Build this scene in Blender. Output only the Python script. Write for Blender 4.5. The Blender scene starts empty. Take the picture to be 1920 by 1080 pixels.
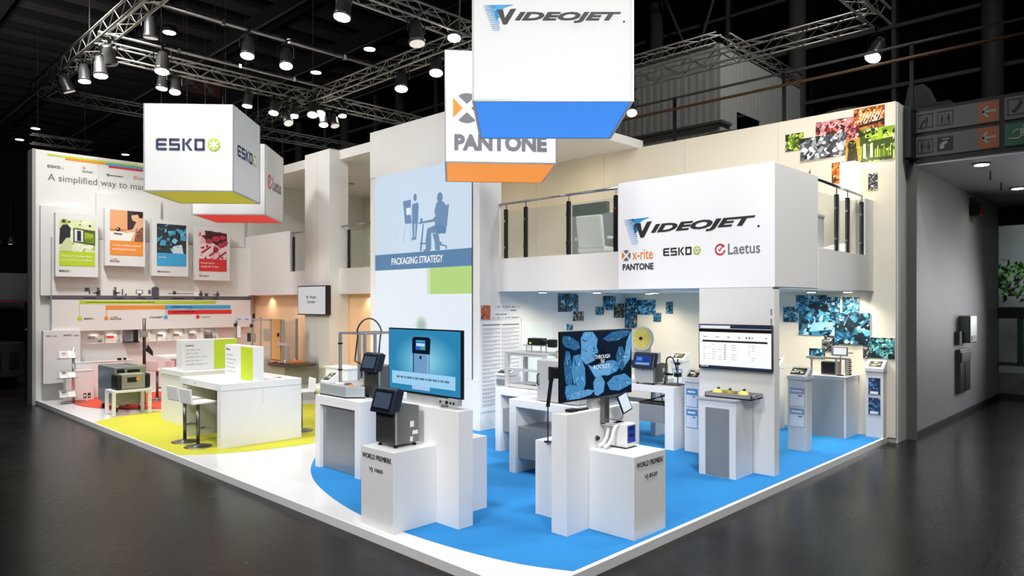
import bpy, bmesh, math, random
from mathutils import Vector, Matrix

PI = math.pi
SC = bpy.context.scene
COL = SC.collection

# ------------------------------------------------------------------ camera, world, exposure
CAMP = Vector((-4.084, -3.775, 2.40))
cd = bpy.data.cameras.new('camera'); cam = bpy.data.objects.new('camera', cd); COL.objects.link(cam)
cd.sensor_width = 36.0; cd.lens = 36.0 * 1319 / 1920; cd.shift_y = 27.0 / 1920
cd.clip_start = 0.1; cd.clip_end = 300
fw = Vector((0.717637, 0.696418, 0)); rt = Vector((0.696418, -0.717637, 0)); up = Vector((0, 0, 1))
cam.matrix_world = Matrix(((rt.x, up.x, -fw.x, CAMP.x), (rt.y, up.y, -fw.y, CAMP.y), (rt.z, up.z, -fw.z, CAMP.z), (0, 0, 0, 1)))
SC.camera = cam

wd = bpy.data.worlds.new('hall_ambient'); SC.world = wd; wd.use_nodes = True
wd.node_tree.nodes['Background'].inputs[0].default_value = (0.75, 0.85, 1.0, 1)
wd.node_tree.nodes['Background'].inputs[1].default_value = 0.10
vs = SC.view_settings
vs.view_transform = 'Standard'; vs.look = 'None'; vs.exposure = 0.03; vs.gamma = 1.0; vs.use_curve_mapping = False

def area_light(name, loc, target, size, power, col=(1, 1, 1), spread=110):
    l = bpy.data.lights.new(name, 'AREA'); l.shape = 'DISK'; l.size = size; l.energy = power; l.color = col
    l.spread = math.radians(spread)
    o = bpy.data.objects.new(name, l); COL.objects.link(o); o.location = loc
    o.rotation_euler = (Vector(target) - Vector(loc)).to_track_quat('-Z', 'Y').to_euler()
    return o

def spot_light(name, loc, target, angle, power, col=(1, 1, 1), radius=.12, blend=.9, parent=None):
    l = bpy.data.lights.new(name, 'SPOT'); l.spot_size = math.radians(angle); l.spot_blend = blend
    l.energy = power; l.color = col; l.shadow_soft_size = radius
    o = bpy.data.objects.new(name, l); COL.objects.link(o); o.location = loc
    o.rotation_euler = (Vector(target) - Vector(loc)).to_track_quat('-Z', 'Y').to_euler()
    return o

# floodlights of the lighting rig that hang above and in front of the stand
for i, (x, y, tx, ty, e) in enumerate([(-.8, 12, 3.0, 14.0, 240), (-.8, 8.0, 2.8, 8.5, 165), (-1.0, 2.6, 2.6, 3.8, 120), (2.2, -1.2, 3.6, 2.8, 175), (6.6, -1.2, 7.0, 1.6, 190)]):
    area_light('rig_floodlight', (x, y, 9.2), (tx, ty, 1.2), 1.2, e, (1, .985, .96))

# added hall fills without fixtures: visitor side, rear hall, roof; then daylight through the corridor glazing, corridor lamps
area_light('hall_fill', (-3.5, -7.0, 8.5), (3.4, 3.4, 1.4), 2.5, 95, (1, .99, .97), 56)  # added soft fill for the upright faces towards the visitor
area_light('hall_fill', (-8.0, -1.0, 7.5), (1.8, 3.2, 1.2), 2.5, 100, (1, .99, .97), 60)
area_light('hall_fill', (-8.5, 9.0, 7.5), (2.0, 9.5, 1.2), 2.5, 85, (1, .99, .97), 60)
area_light('hall_fill', (10.5, -2, 14.0), (15, 8, 8), 1.5, 260, (1, .98, .95))  # added to brighten the drapes and facade behind the stand
area_light('hall_fill', (-6, 26, 4.0), (2, 34, 16), 3.0, 800, (1, .98, .95))  # added uplight that lifts the dark roof on the left
area_light('window_daylight', (16.9, -2.8, 2.6), (9, -3.4, .5), 3.0, 110, (.95, .98, 1))
for x, y in ((10.31, -1.13), (13.85, -1.12)): spot_light('corridor_lamp', (x, y, 4.74), (x, y + .5, 0), 150, 17, (1, .98, .95), .12)

# ------------------------------------------------------------------ colours and materials
def lin(h):
    if isinstance(h, str):
        h = h.lstrip('#'); v = [int(h[i:i + 2], 16) / 255 for i in (0, 2, 4)]
    else: v = h
    return tuple(((c + .055) / 1.055) ** 2.4 if c > .04045 else c / 12.92 for c in v)

MATS = {}
def mat(name, colr, rough=.5, metal=0., emit=0., alpha=1., nscale=30., namp=.04, bump=0., spec=.5, trans=0., coat=0., attr=False, ecol=None, basek=1.0):
    if name in MATS: return MATS[name]
    m = bpy.data.materials.new(name); m.use_nodes = True; nt = m.node_tree; N = nt.nodes; L = nt.links
    b = N['Principled BSDF']
    c = lin(colr)
    tc = N.new('ShaderNodeTexCoord'); no = N.new('ShaderNodeTexNoise'); no.inputs['Scale'].default_value = nscale; no.inputs['Detail'].default_value = 4
    L.new(tc.outputs['Object'], no.inputs['Vector'])
    if attr:
        at = N.new('ShaderNodeAttribute'); at.attribute_name = 'Col'; src = at.outputs['Color']
    mr = N.new('ShaderNodeMapRange'); mr.inputs['To Min'].default_value = (1 - namp) * basek; mr.inputs['To Max'].default_value = (1 + namp) * basek
    L.new(no.outputs['Fac'], mr.inputs['Value'])
    mx = N.new('ShaderNodeVectorMath'); mx.operation = 'SCALE'
    L.new(mr.outputs[0], mx.inputs['Scale'])
    if attr: L.new(src, mx.inputs[0])
    else: mx.inputs[0].default_value = c
    L.new(mx.outputs[0], b.inputs['Base Color'])
    b.inputs['Roughness'].default_value = rough; b.inputs['Metallic'].default_value = metal
    b.inputs['Specular IOR Level'].default_value = spec
    b.inputs['Transmission Weight'].default_value = trans; b.inputs['Coat Weight'].default_value = coat
    if emit > 0:
        b.inputs['Emission Strength'].default_value = emit
        if attr: L.new(src, b.inputs['Emission Color'])
        else: b.inputs['Emission Color'].default_value = (*(lin(ecol) if ecol else c), 1)
    if alpha < 1: b.inputs['Alpha'].default_value = alpha
    if bump > 0:
        bp = N.new('ShaderNodeBump'); bp.inputs['Strength'].default_value = bump; bp.inputs['Distance'].default_value = .01
        L.new(no.outputs['Fac'], bp.inputs['Height']); L.new(bp.outputs[0], b.inputs['Normal'])
    MATS[name] = m
    return m

WHITE = mat('white_lacquer', (.90, .90, .90), .35, nscale=3, namp=.015)
WALLW = mat('white_wall_paint', (.90, .895, .885), .6, nscale=2, namp=.02)
CREAM = mat('cream_wall_paint', (.89, .865, .80), .6, nscale=2, namp=.02)
PEACH = mat('peach_lit_wall', (.96, .80, .64), .6, nscale=2, namp=.02)  # tint of the warm downlights partly put into the wall colour
GREYP = mat('grey_laminate', (.52, .53, .54), .45, nscale=6, namp=.03)
STEEL = mat('brushed_steel', (.50, .51, .50), .32, .85, nscale=60, namp=.10)
DSTEEL = mat('dark_brushed_steel', (.34, .345, .34), .38, .7, nscale=60, namp=.10)
ALU = mat('aluminium_tube', (.68, .69, .70), .35, .6, nscale=40, namp=.05)
TRUSSM = mat('truss_aluminium', (.66, .65, .62), .4, .55, nscale=20, namp=.10)
BLACK = mat('black_plastic', (.045, .05, .06), .4, nscale=30)
NAVY = mat('navy_plastic', (.08, .11, .19), .35, nscale=30)
CHROME = mat('chrome', (.75, .75, .76), .18, 1.0, nscale=10, namp=.02)
DKGLASS = mat('screen_glass', (.24, .29, .36), .15, nscale=8)
LIME = mat('lime_print', (.74, .83, .16), .5, nscale=10, namp=.02)
ORANGE = mat('orange_print', (.94, .58, .22), .5, nscale=10, namp=.02)
SKY = mat('sky_blue_print', (.25, .66, .88), .5, nscale=10, namp=.02)
RED = mat('red_print', (.86, .20, .20), .5, nscale=10, namp=.02)
INK = mat('dark_ink', (.17, .17, .18), .6, nscale=10, namp=.02)
GINK = mat('grey_ink', (.45, .45, .47), .6, nscale=10, namp=.02)
LINK = mat('light_grey_ink', (.72, .72, .74), .6, nscale=10, namp=.02)
NINK = mat('navy_ink', (.16, .20, .34), .6, nscale=10, namp=.02)
WINK = mat('white_ink', (.97, .97, .97), .6, nscale=10, namp=.01)
OINK = mat('orange_ink', (.93, .55, .20), .6, nscale=10, namp=.02)
LINKG = mat('lime_ink', (.72, .80, .25), .6, nscale=10, namp=.02)
BINK = mat('blue_ink', (.22, .60, .85), .6, nscale=10, namp=.02)
RINK = mat('red_ink', (.85, .15, .22), .6, nscale=10, namp=.02)
PRINT = mat('printed_picture', (.5, .5, .5), .45, attr=True, nscale=14, namp=.28)
PRINTF = mat('printed_flat', (.5, .5, .5), .45, attr=True, nscale=14, namp=.03)
SCREEN = mat('lit_screen_picture', (.5, .5, .5), .2, attr=True, emit=.88, nscale=14, namp=.05, basek=.10)
LED = mat('led_wall_picture', (.5, .5, .5), .5, attr=True, emit=.80, nscale=14, namp=.02, basek=.14)
LENS = mat('lamp_lens', (1, 1, 1), .3, emit=30.0, ecol=(1, .97, .92))
LENSD = mat('lamp_lens_dim', (.6, .6, .6), .3, emit=.6, ecol=(1, .97, .92))
DOWNL = mat('downlight_lens', (1, 1, 1), .3, emit=14.0, ecol=(1, .94, .82))
HALLD = mat('hall_black_steel', (.07, .07, .072), .7, nscale=5, namp=.2)
HALLP = mat('hall_roof_panel', (.17, .165, .16), .8, nscale=1.0, namp=.3)
HALLG = mat('hall_grey_steel', (.30, .30, .29), .6, nscale=5, namp=.15)
HWALL = mat('hall_side_wall_paint', (.70, .70, .70), .6, nscale=1.5, namp=.04)
CURT = mat('grey_drape', (.58, .58, .57), .8, nscale=4, namp=.15)
DEVG = mat('olive_grey_housing', (.55, .56, .49), .5, nscale=20)
LGREY = mat('light_grey_metal', (.72, .72, .73), .4, .2, nscale=20)
YELL = mat('yellow_reel', (.95, .88, .42), .45, nscale=12)
GREENL = mat('plant_leaf', (.20, .36, .10), .5, nscale=20, namp=.3)
CHAIRW = mat('white_leather', (.86, .87, .85), .4, nscale=12)
LBRUSH = mat('brushed_pale_top', (.78, .78, .79), .35, .3, nscale=30)

def glass_mat(name, tint, alpha):
    m = bpy.data.materials.new(name); m.use_nodes = True; nt = m.node_tree; N = nt.nodes; L = nt.links
    b = N['Principled BSDF']; b.inputs['Base Color'].default_value = (*lin(tint), 1); b.inputs['Roughness'].default_value = .02
    b.inputs['Alpha'].default_value = alpha
    no = N.new('ShaderNodeTexNoise'); no.inputs['Scale'].default_value = 3; mr = N.new('ShaderNodeMapRange')
    mr.inputs['To Min'].default_value = .01; mr.inputs['To Max'].default_value = .04
    L.new(no.outputs['Fac'], mr.inputs['Value']); L.new(mr.outputs[0], b.inputs['Roughness'])
    return m
GLASS = glass_mat('balustrade_glass', (.62, .70, .66), .16)
ACRYL = glass_mat('acrylic_guard', (.80, .74, .66), .30)
HGLASS = glass_mat('hall_dark_glass', (.03, .035, .035), .93)

def carpet(name, colr):
    m = mat(name, colr, .9, nscale=400, namp=.10, bump=.25, spec=.1); return m
BLUEC = carpet('blue_carpet', (.20, .53, .79)); YELLC = carpet('yellow_carpet', (.76, .75, .27)); REDC = carpet('red_carpet', (.88, .34, .28))

def floor_mat():
    m = bpy.data.materials.new('dark_hall_floor'); m.use_nodes = True; nt = m.node_tree; N = nt.nodes; L = nt.links
    b = N['Principled BSDF']; tc = N.new('ShaderNodeTexCoord')
    n1 = N.new('ShaderNodeTexNoise'); n1.inputs['Scale'].default_value = .9; n1.inputs['Detail'].default_value = 8; n1.inputs['Roughness'].default_value = .65
    mp = N.new('ShaderNodeMapping'); mp.inputs['Scale'].default_value = (1, 3.5, 1); mp.inputs['Rotation'].default_value = (0, 0, .78)
    n2 = N.new('ShaderNodeTexNoise'); n2.inputs['Scale'].default_value = 9; n2.inputs['Detail'].default_value = 6
    L.new(tc.outputs['Object'], n1.inputs['Vector']); L.new(tc.outputs['Object'], mp.inputs['Vector']); L.new(mp.outputs[0], n2.inputs['Vector'])
    cr = N.new('ShaderNodeValToRGB'); cr.color_ramp.elements[0].color = (*lin('#0e0d0d'), 1); cr.color_ramp.elements[1].color = (*lin('#282624'), 1)
    cr.color_ramp.elements[0].position = .3; cr.color_ramp.elements[1].position = .75
    L.new(n1.outputs['Fac'], cr.inputs['Fac'])
    # pale specks of wear
    vo = N.new('ShaderNodeTexVoronoi'); vo.inputs['Scale'].default_value = 3.0; L.new(tc.outputs['Object'], vo.inputs['Vector'])
    lt = N.new('ShaderNodeMath'); lt.operation = 'LESS_THAN'; lt.inputs[1].default_value = .035; L.new(vo.outputs['Distance'], lt.inputs[0])
    mx = N.new('ShaderNodeMixRGB'); mx.inputs[2].default_value = (*lin('#6a6864'), 1); L.new(lt.outputs[0], mx.inputs[0]); L.new(cr.outputs[0], mx.inputs[1])
    # dark dragged scuff streaks
    m3 = N.new('ShaderNodeMapping'); m3.inputs['Scale'].default_value = (1.0, 9.0, 1); m3.inputs['Rotation'].default_value = (0, 0, .35); L.new(tc.outputs['Object'], m3.inputs['Vector'])
    n3 = N.new('ShaderNodeTexNoise'); n3.inputs['Scale'].default_value = 1.6; n3.inputs['Detail'].default_value = 5; L.new(m3.outputs[0], n3.inputs['Vector'])
    r3 = N.new('ShaderNodeValToRGB'); r3.color_ramp.elements[0].position = .34; r3.color_ramp.elements[0].color = (.35, .35, .35, 1); r3.color_ramp.elements[1].position = .42; r3.color_ramp.elements[1].color = (1, 1, 1, 1)
    L.new(n3.outputs['Fac'], r3.inputs['Fac']); m4 = N.new('ShaderNodeMixRGB'); m4.blend_type = 'MULTIPLY'; m4.inputs[0].default_value = 1; L.new(mx.outputs[0], m4.inputs[1]); L.new(r3.outputs[0], m4.inputs[2])
    L.new(m4.outputs[0], b.inputs['Base Color'])
    mr = N.new('ShaderNodeMapRange'); mr.inputs['To Min'].default_value = .16; mr.inputs['To Max'].default_value = .34; L.new(n2.outputs['Fac'], mr.inputs['Value'])
    L.new(mr.outputs[0], b.inputs['Roughness'])
    bp = N.new('ShaderNodeBump'); bp.inputs['Strength'].default_value = .06; bp.inputs['Distance'].default_value = .01; L.new(n2.outputs['Fac'], bp.inputs['Height']); L.new(bp.outputs[0], b.inputs['Normal'])
    b.inputs['Specular IOR Level'].default_value = .15
    return m
FLOORM = floor_mat()
DECKM = mat('white_gloss_floor', (.90, .90, .905), .22, nscale=1.5, namp=.015, coat=.15)

# ------------------------------------------------------------------ mesh helpers
WM = {}
class MB:
    def __init__(s, M=None):
        s.v = []; s.f = []; s.c = []; s.M = M
    def _add(s, vs, fs, col=None):
        b = len(s.v)
        for p in vs:
            p = Vector(p); s.v.append(s.M @ p if s.M else p)
        for f in fs:
            s.f.append([b + i for i in f]); s.c.append(col)
        return s
    def box(s, x0, y0, z0, x1, y1, z1, col=None):
        if x0 > x1: x0, x1 = x1, x0
        if y0 > y1: y0, y1 = y1, y0
        if z0 > z1: z0, z1 = z1, z0
        return s._add([(x0, y0, z0), (x1, y0, z0), (x1, y1, z0), (x0, y1, z0), (x0, y0, z1), (x1, y0, z1), (x1, y1, z1), (x0, y1, z1)],
            [(0, 3, 2, 1), (4, 5, 6, 7), (0, 1, 5, 4), (1, 2, 6, 5), (2, 3, 7, 6), (3, 0, 4, 7)], col)
    def prism(s, pts, d, col=None):
        n = len(pts); d = Vector(d); A = [Vector(p) for p in pts]; B = [p + d for p in A]
        fs = [tuple(range(n - 1, -1, -1)), tuple(range(n, 2 * n))] + [(i, (i + 1) % n, n + (i + 1) % n, n + i) for i in range(n)]
        return s._add(A + B, fs, col)
    def face(s, pts, col=None):
        return s._add(pts, [tuple(range(len(pts)))], col)
    def cone(s, p0, p1, r0, r1, n=12, col=None, caps=True):
        p0 = Vector(p0); p1 = Vector(p1); d = (p1 - p0).normalized()
        a = d.orthogonal().normalized(); b = d.cross(a)
        vs = []
        for p, r in ((p0, r0), (p1, r1)):
            for i in range(n):
                t = 2 * PI * i / n; vs.append(p + a * math.cos(t) * r + b * math.sin(t) * r)
        fs = [(i, (i + 1) % n, n + (i + 1) % n, n + i) for i in range(n)]
        if caps: fs += [tuple(range(n - 1, -1, -1)), tuple(range(n, 2 * n))]
        return s._add(vs, fs, col)
    def cyl(s, p0, p1, r, n=12, col=None): return s.cone(p0, p1, r, r, n, col)
    def tube(s, pts, r, n=8, col=None):
        P = [Vector(p) for p in pts]; vs = []; prev = None
        for i, p in enumerate(P):
            t = (P[min(i + 1, len(P) - 1)] - P[max(i - 1, 0)]).normalized()
            a = t.orthogonal().normalized() if prev is None else (prev - t * prev.dot(t)).normalized()
            prev = a; b = t.cross(a)
            for k in range(n):
                q = 2 * PI * k / n; vs.append(p + a * math.cos(q) * r + b * math.sin(q) * r)
        fs = []
        for i in range(len(P) - 1):
            for k in range(n):
                fs.append((i * n + k, i * n + (k + 1) % n, (i + 1) * n + (k + 1) % n, (i + 1) * n + k))
        fs += [tuple(range(n - 1, -1, -1)), tuple(range((len(P) - 1) * n, len(P) * n))]
        return s._add(vs, fs, col)
    def disc(s, c, nrm, r, n=20, col=None, th=.004):
        nrm = Vector(nrm).normalized(); c = Vector(c); return s.cone(c, c + nrm * th, r, r, n, col)
    def lathe(s, prof, c=(0, 0, 0), n=20, col=None):
        cx, cy, cz = c; vs = []; m = len(prof)
        for r, z in prof:
            for k in range(n):
                q = 2 * PI * k / n; vs.append((cx + r * math.cos(q), cy + r * math.sin(q), cz + z))
        fs = [(i * n + k, i * n + (k + 1) % n, (i + 1) * n + (k + 1) % n, (i + 1) * n + k) for i in range(m - 1) for k in range(n)]
        fs += [tuple(range(n - 1, -1, -1)), tuple(range((m - 1) * n, m * n))]
        return s._add(vs, fs, col)
    def build(s, name, material, parent=None, bevel=0, smooth=False, kind=None, label=None):
        W = WM.get(parent.as_pointer(), Matrix()) if parent else Matrix()
        Wi = W.inverted()
        me = bpy.data.meshes.new(name)
        me.from_pydata([tuple(Wi @ p) for p in s.v], [], s.f)
        if any(c is not None for c in s.c):
            at = me.color_attributes.new('Col', 'FLOAT_COLOR', 'CORNER'); k = 0
            for fi, f in enumerate(s.f):
                c = s.c[fi]; c = (.5, .5, .5) if c is None else lin(c)
                for _ in f: at.data[k].color = (*c, 1); k += 1
        bm = bmesh.new(); bm.from_mesh(me)
        if not any(c is not None for c in s.c): bmesh.ops.recalc_face_normals(bm, faces=bm.faces)
        bm.to_mesh(me); bm.free()
        me.materials.append(material)
        if smooth:
            for p in me.polygons: p.use_smooth = len(p.vertices) == 4
        o = bpy.data.objects.new(name, me); COL.objects.link(o)
        if parent: o.parent = parent
        WM[o.as_pointer()] = W
        if bevel:
            md = o.modifiers.new('edge', 'BEVEL'); md.width = bevel; md.segments = 2; md.limit_method = 'ANGLE'
        if kind: o['kind'] = kind
        if label: o['label'] = label
        return o

KEEP = []
def thing(name, label, cat, loc=(0, 0, 0), rotz=0, group=None):
    o = bpy.data.objects.new(name, None); COL.objects.link(o); o.empty_display_size = .1
    o.location = loc; o.rotation_euler = (0, 0, rotz); o['label'] = label; o['category'] = cat
    if group: o['group'] = group
    WM[o.as_pointer()] = Matrix.Translation(loc) @ Matrix.Rotation(rotz, 4, 'Z')
    KEEP.append(o)
    return o
def tag(o, label, cat, group=None):
    o['label'] = label; o['category'] = cat
    if group: o['group'] = group
    return o
def struct(o): o['kind'] = 'structure'; return o
def TM(t): return WM[t.as_pointer()]
def dup(root, loc, rotz=0, label=None, group=None):
    r = root.copy(); COL.objects.link(r); r.location = loc; r.rotation_euler = (0, 0, rotz)
    if label: r['label'] = label
    if group: r['group'] = group
    for ch in list(root.children):
        c = ch.copy(); COL.objects.link(c); c.parent = r
        for g in list(ch.children):
            d = g.copy(); COL.objects.link(d); d.parent = c
    return r

# ---- a flat working frame: origin, right, up
class FR:
    def __init__(s, o, r, u):
        s.o = Vector(o); s.r = Vector(r).normalized(); s.u = Vector(u).normalized(); s.n = s.r.cross(s.u)
    def p(s, a, b, n=0): return s.o + s.r * a + s.u * b + s.n * n
def FX(x, y0=0): return FR((x, y0, 0), (0, -1, 0), (0, 0, 1))     # faces -x ; a = y0 - y, b = z
def FY(y, x0=0): return FR((x0, y, 0), (1, 0, 0), (0, 0, 1))      # faces -y ; a = x - x0, b = z

def rect(mb, fr, a0, b0, a1, b1, n=.003, col=None, th=.002):
    mb.prism([fr.p(a0, b0, n), fr.p(a1, b0, n), fr.p(a1, b1, n), fr.p(a0, b1, n)], fr.n * th, col)
def poly(mb, fr, pts, n=.003, col=None, th=.002):
    mb.prism([fr.p(a, b, n) for a, b in pts], fr.n * th, col)
def circ(mb, fr, a, b, r, n=.003, col=None, k=20, th=.002, ry=None):
    ry = ry or r
    poly(mb, fr, [(a + r * math.cos(2 * PI * i / k), b + ry * math.sin(2 * PI * i / k)) for i in range(k)], n, col, th)

FC = {}
def txt_mesh(body, bold, shear):
    key = (body, bold, shear)
    if key in FC: return FC[key]
    cu = bpy.data.curves.new('t', 'FONT'); cu.body = body; cu.size = 1; cu.extrude = .01; cu.offset = bold; cu.shear = shear
    cu.align_x = 'CENTER'; cu.resolution_u = 3
    o = bpy.data.objects.new('t', cu); COL.objects.link(o)
    dg = bpy.context.evaluated_depsgraph_get(); me = o.evaluated_get(dg).to_mesh()
    V = [v.co.copy() for v in me.vertices]; F = [tuple(p.vertices) for p in me.polygons]
    o.evaluated_get(dg).to_mesh_clear(); bpy.data.objects.remove(o); bpy.data.curves.remove(cu)
    FC[key] = (V, F); return V, F
def txt(body, fr, a, b, w, h, m, parent, bold=0., shear=0., n=.003, name='lettering', mb=None, col=None, th=.003):
    V, F = txt_mesh(body, bold, shear)
    x0 = min(v.x for v in V); x1 = max(v.x for v in V); y0 = min(v.y for v in V); y1 = max(v.y for v in V)
    pts = [fr.p(a + (v.x - x0) / (x1 - x0) * w, b + (v.y - y0) / (y1 - y0) * h, n + (v.z + .01) / .02 * th) for v in V]
    if mb is not None: mb._add(pts, F, col); return None
    q = MB(); q._add(pts, F, col); return q.build(name, m, parent)

# ------------------------------------------------------------------ logos (drawn as flat print)
def videojet(fr, a, b, w, parent):
    """whole logo, w wide, lower-left corner of lettering row at a,b"""
    k = w / 805.0
    P = lambda x, y: (a + (x - 250) * k, b + (176 - y) * k)
    q = MB()
    poly(q, fr, [P(300, 32), P(425, 30), P(380, 44), P(346, 62), P(328, 62), P(318, 46)], .003)
    poly(q, fr, [P(322, 60), P(346, 62), P(352, 92), P(330, 118), P(318, 84)], .003)
    for i in range(16):
        for j in range(14):
            x = 250 + i * 8 + (j % 2) * 4; y = 36 + j * 10.5
            left = 250 + (y - 32) * .42; right = 322 + (y - 60) * .12 if y > 60 else 305
            if x < left or x > right + 14: continue
            r = 2.4 + 2.6 * min(1, max(0, (x - left) / 60)) * (1 - (y - 32) / 220)
            circ(q, fr, *P(x, y), r * k, .003, k=6)
    q.build('emblem', BINK, parent)
    q = MB()
    poly(q, fr, [P(332, 58), P(366, 58), P(376, 106), P(408, 55), P(440, 53), P(388, 140), P(366, 140)], .0035)
    q.build('initial', INK, parent)
    txt('IDEOJET', fr, a + (432 - 250) * k, b + (176 - 131) * k, 600 * k, 60 * k, INK, parent, bold=.042, shear=.28)
    q = MB(); circ(q, fr, *P(1047, 126), 6 * k, .003, k=10); q.build('trade_mark', INK, parent)
def esko(fr, a, b, w, parent, ink=None):
    k = w / 505.0; h = 95 * k; t = 19 * k
    ink = ink or NINK
    q = MB()
    def bar(x0, y0, x1, y1): rect(q, fr, a + x0 * k, b + y0 * k, a + x1 * k, b + y1 * k, .003)
    bar(0, 8, 19, 87); bar(10, 76, 85, 95); bar(10, 38, 80, 57); bar(10, 0, 85, 19)
    bar(104, 76, 185, 95); bar(104, 38, 118, 95); bar(104, 38, 185, 57); bar(172, 0, 188, 50); bar(104, 0, 185, 19)
    bar(207, 0, 226, 95); poly(q, fr, [(a + x * k, b + y * k) for x, y in [(226, 50), (262, 95), (285, 95), (246, 48)]]); poly(q, fr, [(a + x * k, b + y * k) for x, y in [(232, 52), (246, 58), (288, 0), (264, 0)]])
    bar(303, 6, 322, 89); bar(303, 76, 382, 95); bar(303, 0, 382, 19); bar(365, 6, 384, 89)
    q.build('lettering', ink, parent)
    q = MB(); cx = a + 455 * k; cy = b + 48 * k; circ(q, fr, cx, cy, 50 * k, .003, k=24); q.build('emblem', LINKG, parent)
    q = MB()
    for i in range(6):
        t0 = PI / 2 + i * PI / 3; d = Vector((math.cos(t0), math.sin(t0))); e = Vector((-d.y, d.x))
        pts = [(cx + d.x * u * k + e.x * v * k, cy + d.y * u * k + e.y * v * k) for u, v in [(0, -5), (38, -8), (38, 8), (0, 5)]]
        poly(q, fr, pts, .006)
    q.build('star', WINK, parent)
def petals(fr, cx, cy, r, parent):
    for nm, a0, m in (('left_petal', PI, OINK), ('petal', PI / 2, GINK), ('petal', 0, GINK), ('petal', -PI / 2, GINK)):
        q = MB(); d = Vector((math.cos(a0), math.sin(a0))); pts = []
        for i in range(9):
            t = a0 - .62 + 1.24 * i / 8; rr = r if nm == 'petal' else r * (math.cos(.62) / math.cos(t - a0)) * 1.15
            pts.append((cx + rr * math.cos(t), cy + rr * math.sin(t)))
        pts.append((cx + d.x * r * .28, cy + d.y * r * .28))
        poly(q, fr, pts); q.build('petal', m, parent)
def laetus(fr, a, b, w, parent, tall=1.0):
    h = w * .24 * tall; q = MB()
    cx, cy, r = a + h * .5, b + h * .45, h * .52
    for i in range(14):
        t = .5 + i * .4; t2 = t + .42
        poly(q, fr, [(cx + r * math.cos(t), cy + r * math.sin(t)), (cx + r * math.cos(t2), cy + r * math.sin(t2)), (cx + r * .72 * math.cos(t2), cy + r * .72 * math.sin(t2)), (cx + r * .72 * math.cos(t), cy + r * .72 * math.sin(t))])
    poly(q, fr, [(cx - r * .4, cy + r * .1), (cx - r * .1, cy - r * .35), (cx + r * .6, cy + r * .6), (cx + r * .4, cy + r * .65), (cx - r * .08, cy + 0)], .005)
    q.build('emblem', RINK, parent)
    txt('Laetus', fr, a + h * 1.25, b - h * .02, w - h * 1.25, h * .95, GINK, parent, bold=.005)

# ------------------------------------------------------------------ pictures
PALS = {
 'blue': ['#0d2230', '#123a52', '#1b5f83', '#2d86b4', '#5db7dc', '#a9dcef', '#0a141c', '#3c6f88', '#1c4a62'],
 'teal': ['#0c2a2e', '#1a5a60', '#3c9aa0', '#7fc9c8', '#bfe6e0', '#0a1416', '#2b7a86'],
 'dark': ['#101010', '#2a2d30', '#55605e', '#8c938c', '#c9cfc8', '#1a1c1e'],
 'red':  ['#5a1418', '#b02a30', '#d86a6a', '#eab4ae', '#f4dcd6', '#3a0c10', '#c9868a'],
 'orange': ['#8c4210', '#d9822b', '#f0a050', '#f6d2a0', '#3a2010', '#c86a1c'],
 'green': ['#1c2a08', '#5a7a10', '#9ec22a', '#c8e060', '#e6f2b0', '#33460c', '#86a818'],
 'grey': ['#1a1b1f', '#3a3d44', '#6a6e78', '#a8abb2', '#e0e1e4', '#50535c'],
}
def busy(fr, a0, b0, w, h, pal, seed, n=34, off=.003, mb=None, col0=None, mode='mix'):
    """a printed photograph made of overlapping flat shapes clipped to its rectangle"""
    R = random.Random(seed); P = PALS[pal] if isinstance(pal, str) else pal
    q = mb or MB(); rect(q, fr, a0, b0, a0 + w, b0 + h, off, col0 or P[0], .001)
    for i in range(n):
        s = (1 - i / n) ** 1.6 * .42 + .045; cx = R.random(); cy = R.random(); c = R.choice(P); k = R.random()
        o = off + .001 + i * .00006
        ang = R.choice([.5, .6, 2.4, 0, 1.2]) + R.random() * .5
        if k < .4:
            L = s * (0.6 + R.random()); t = s * .25 * (.4 + R.random())
            pts = [(-L / 2, -t), (L / 2, -t * .6), (L / 2, t * .6), (-L / 2, t)]
        elif k < .7:
            pts = [(s * .45 * math.cos(j * PI / 5) * (1 + .15 * R.random()), s * .35 * math.sin(j * PI / 5)) for j in range(10)]
        else:
            pts = [(-s * .3, -s * .2), (s * .25, -s * .28), (s * .35, s * .1), (0, s * .33), (-s * .28, s * .2)]
        ca, sa = math.cos(ang), math.sin(ang); out = []
        for x, y in pts:
            X = cx + x * ca - y * sa; Y = cy + (x * sa + y * ca) * (w / h)
            out.append((a0 + min(1, max(0, X)) * w, b0 + min(1, max(0, Y)) * h))
        poly(q, fr, out, o, c, .00005)
    return q
def board(fr, a0, b0, w, h, th, parent, name='board', m=None, n=0.0, bevel=0):
    q = MB(); rect(q, fr, a0, b0, a0 + w, b0 + h, n, None, th); return q.build(name, m or WHITE, parent, bevel)
def textlines(fr, a0, b1, w, n, dy, h, m, parent, seed=1, name='text_lines', off=.003):
    R = random.Random(seed); q = MB()
    for i in range(n):
        x = a0; end = a0 + w * (.5 + .5 * R.random())
        while x < end:
            L = dy * (.6 + 2.2 * R.random()); x2 = min(x + L, end)
            if x2 - x > dy * .2: rect(q, fr, x, b1 - i * dy - h, x2, b1 - i * dy, off)
            x = x2 + dy * .35
    return q.build(name, m, parent)

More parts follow.
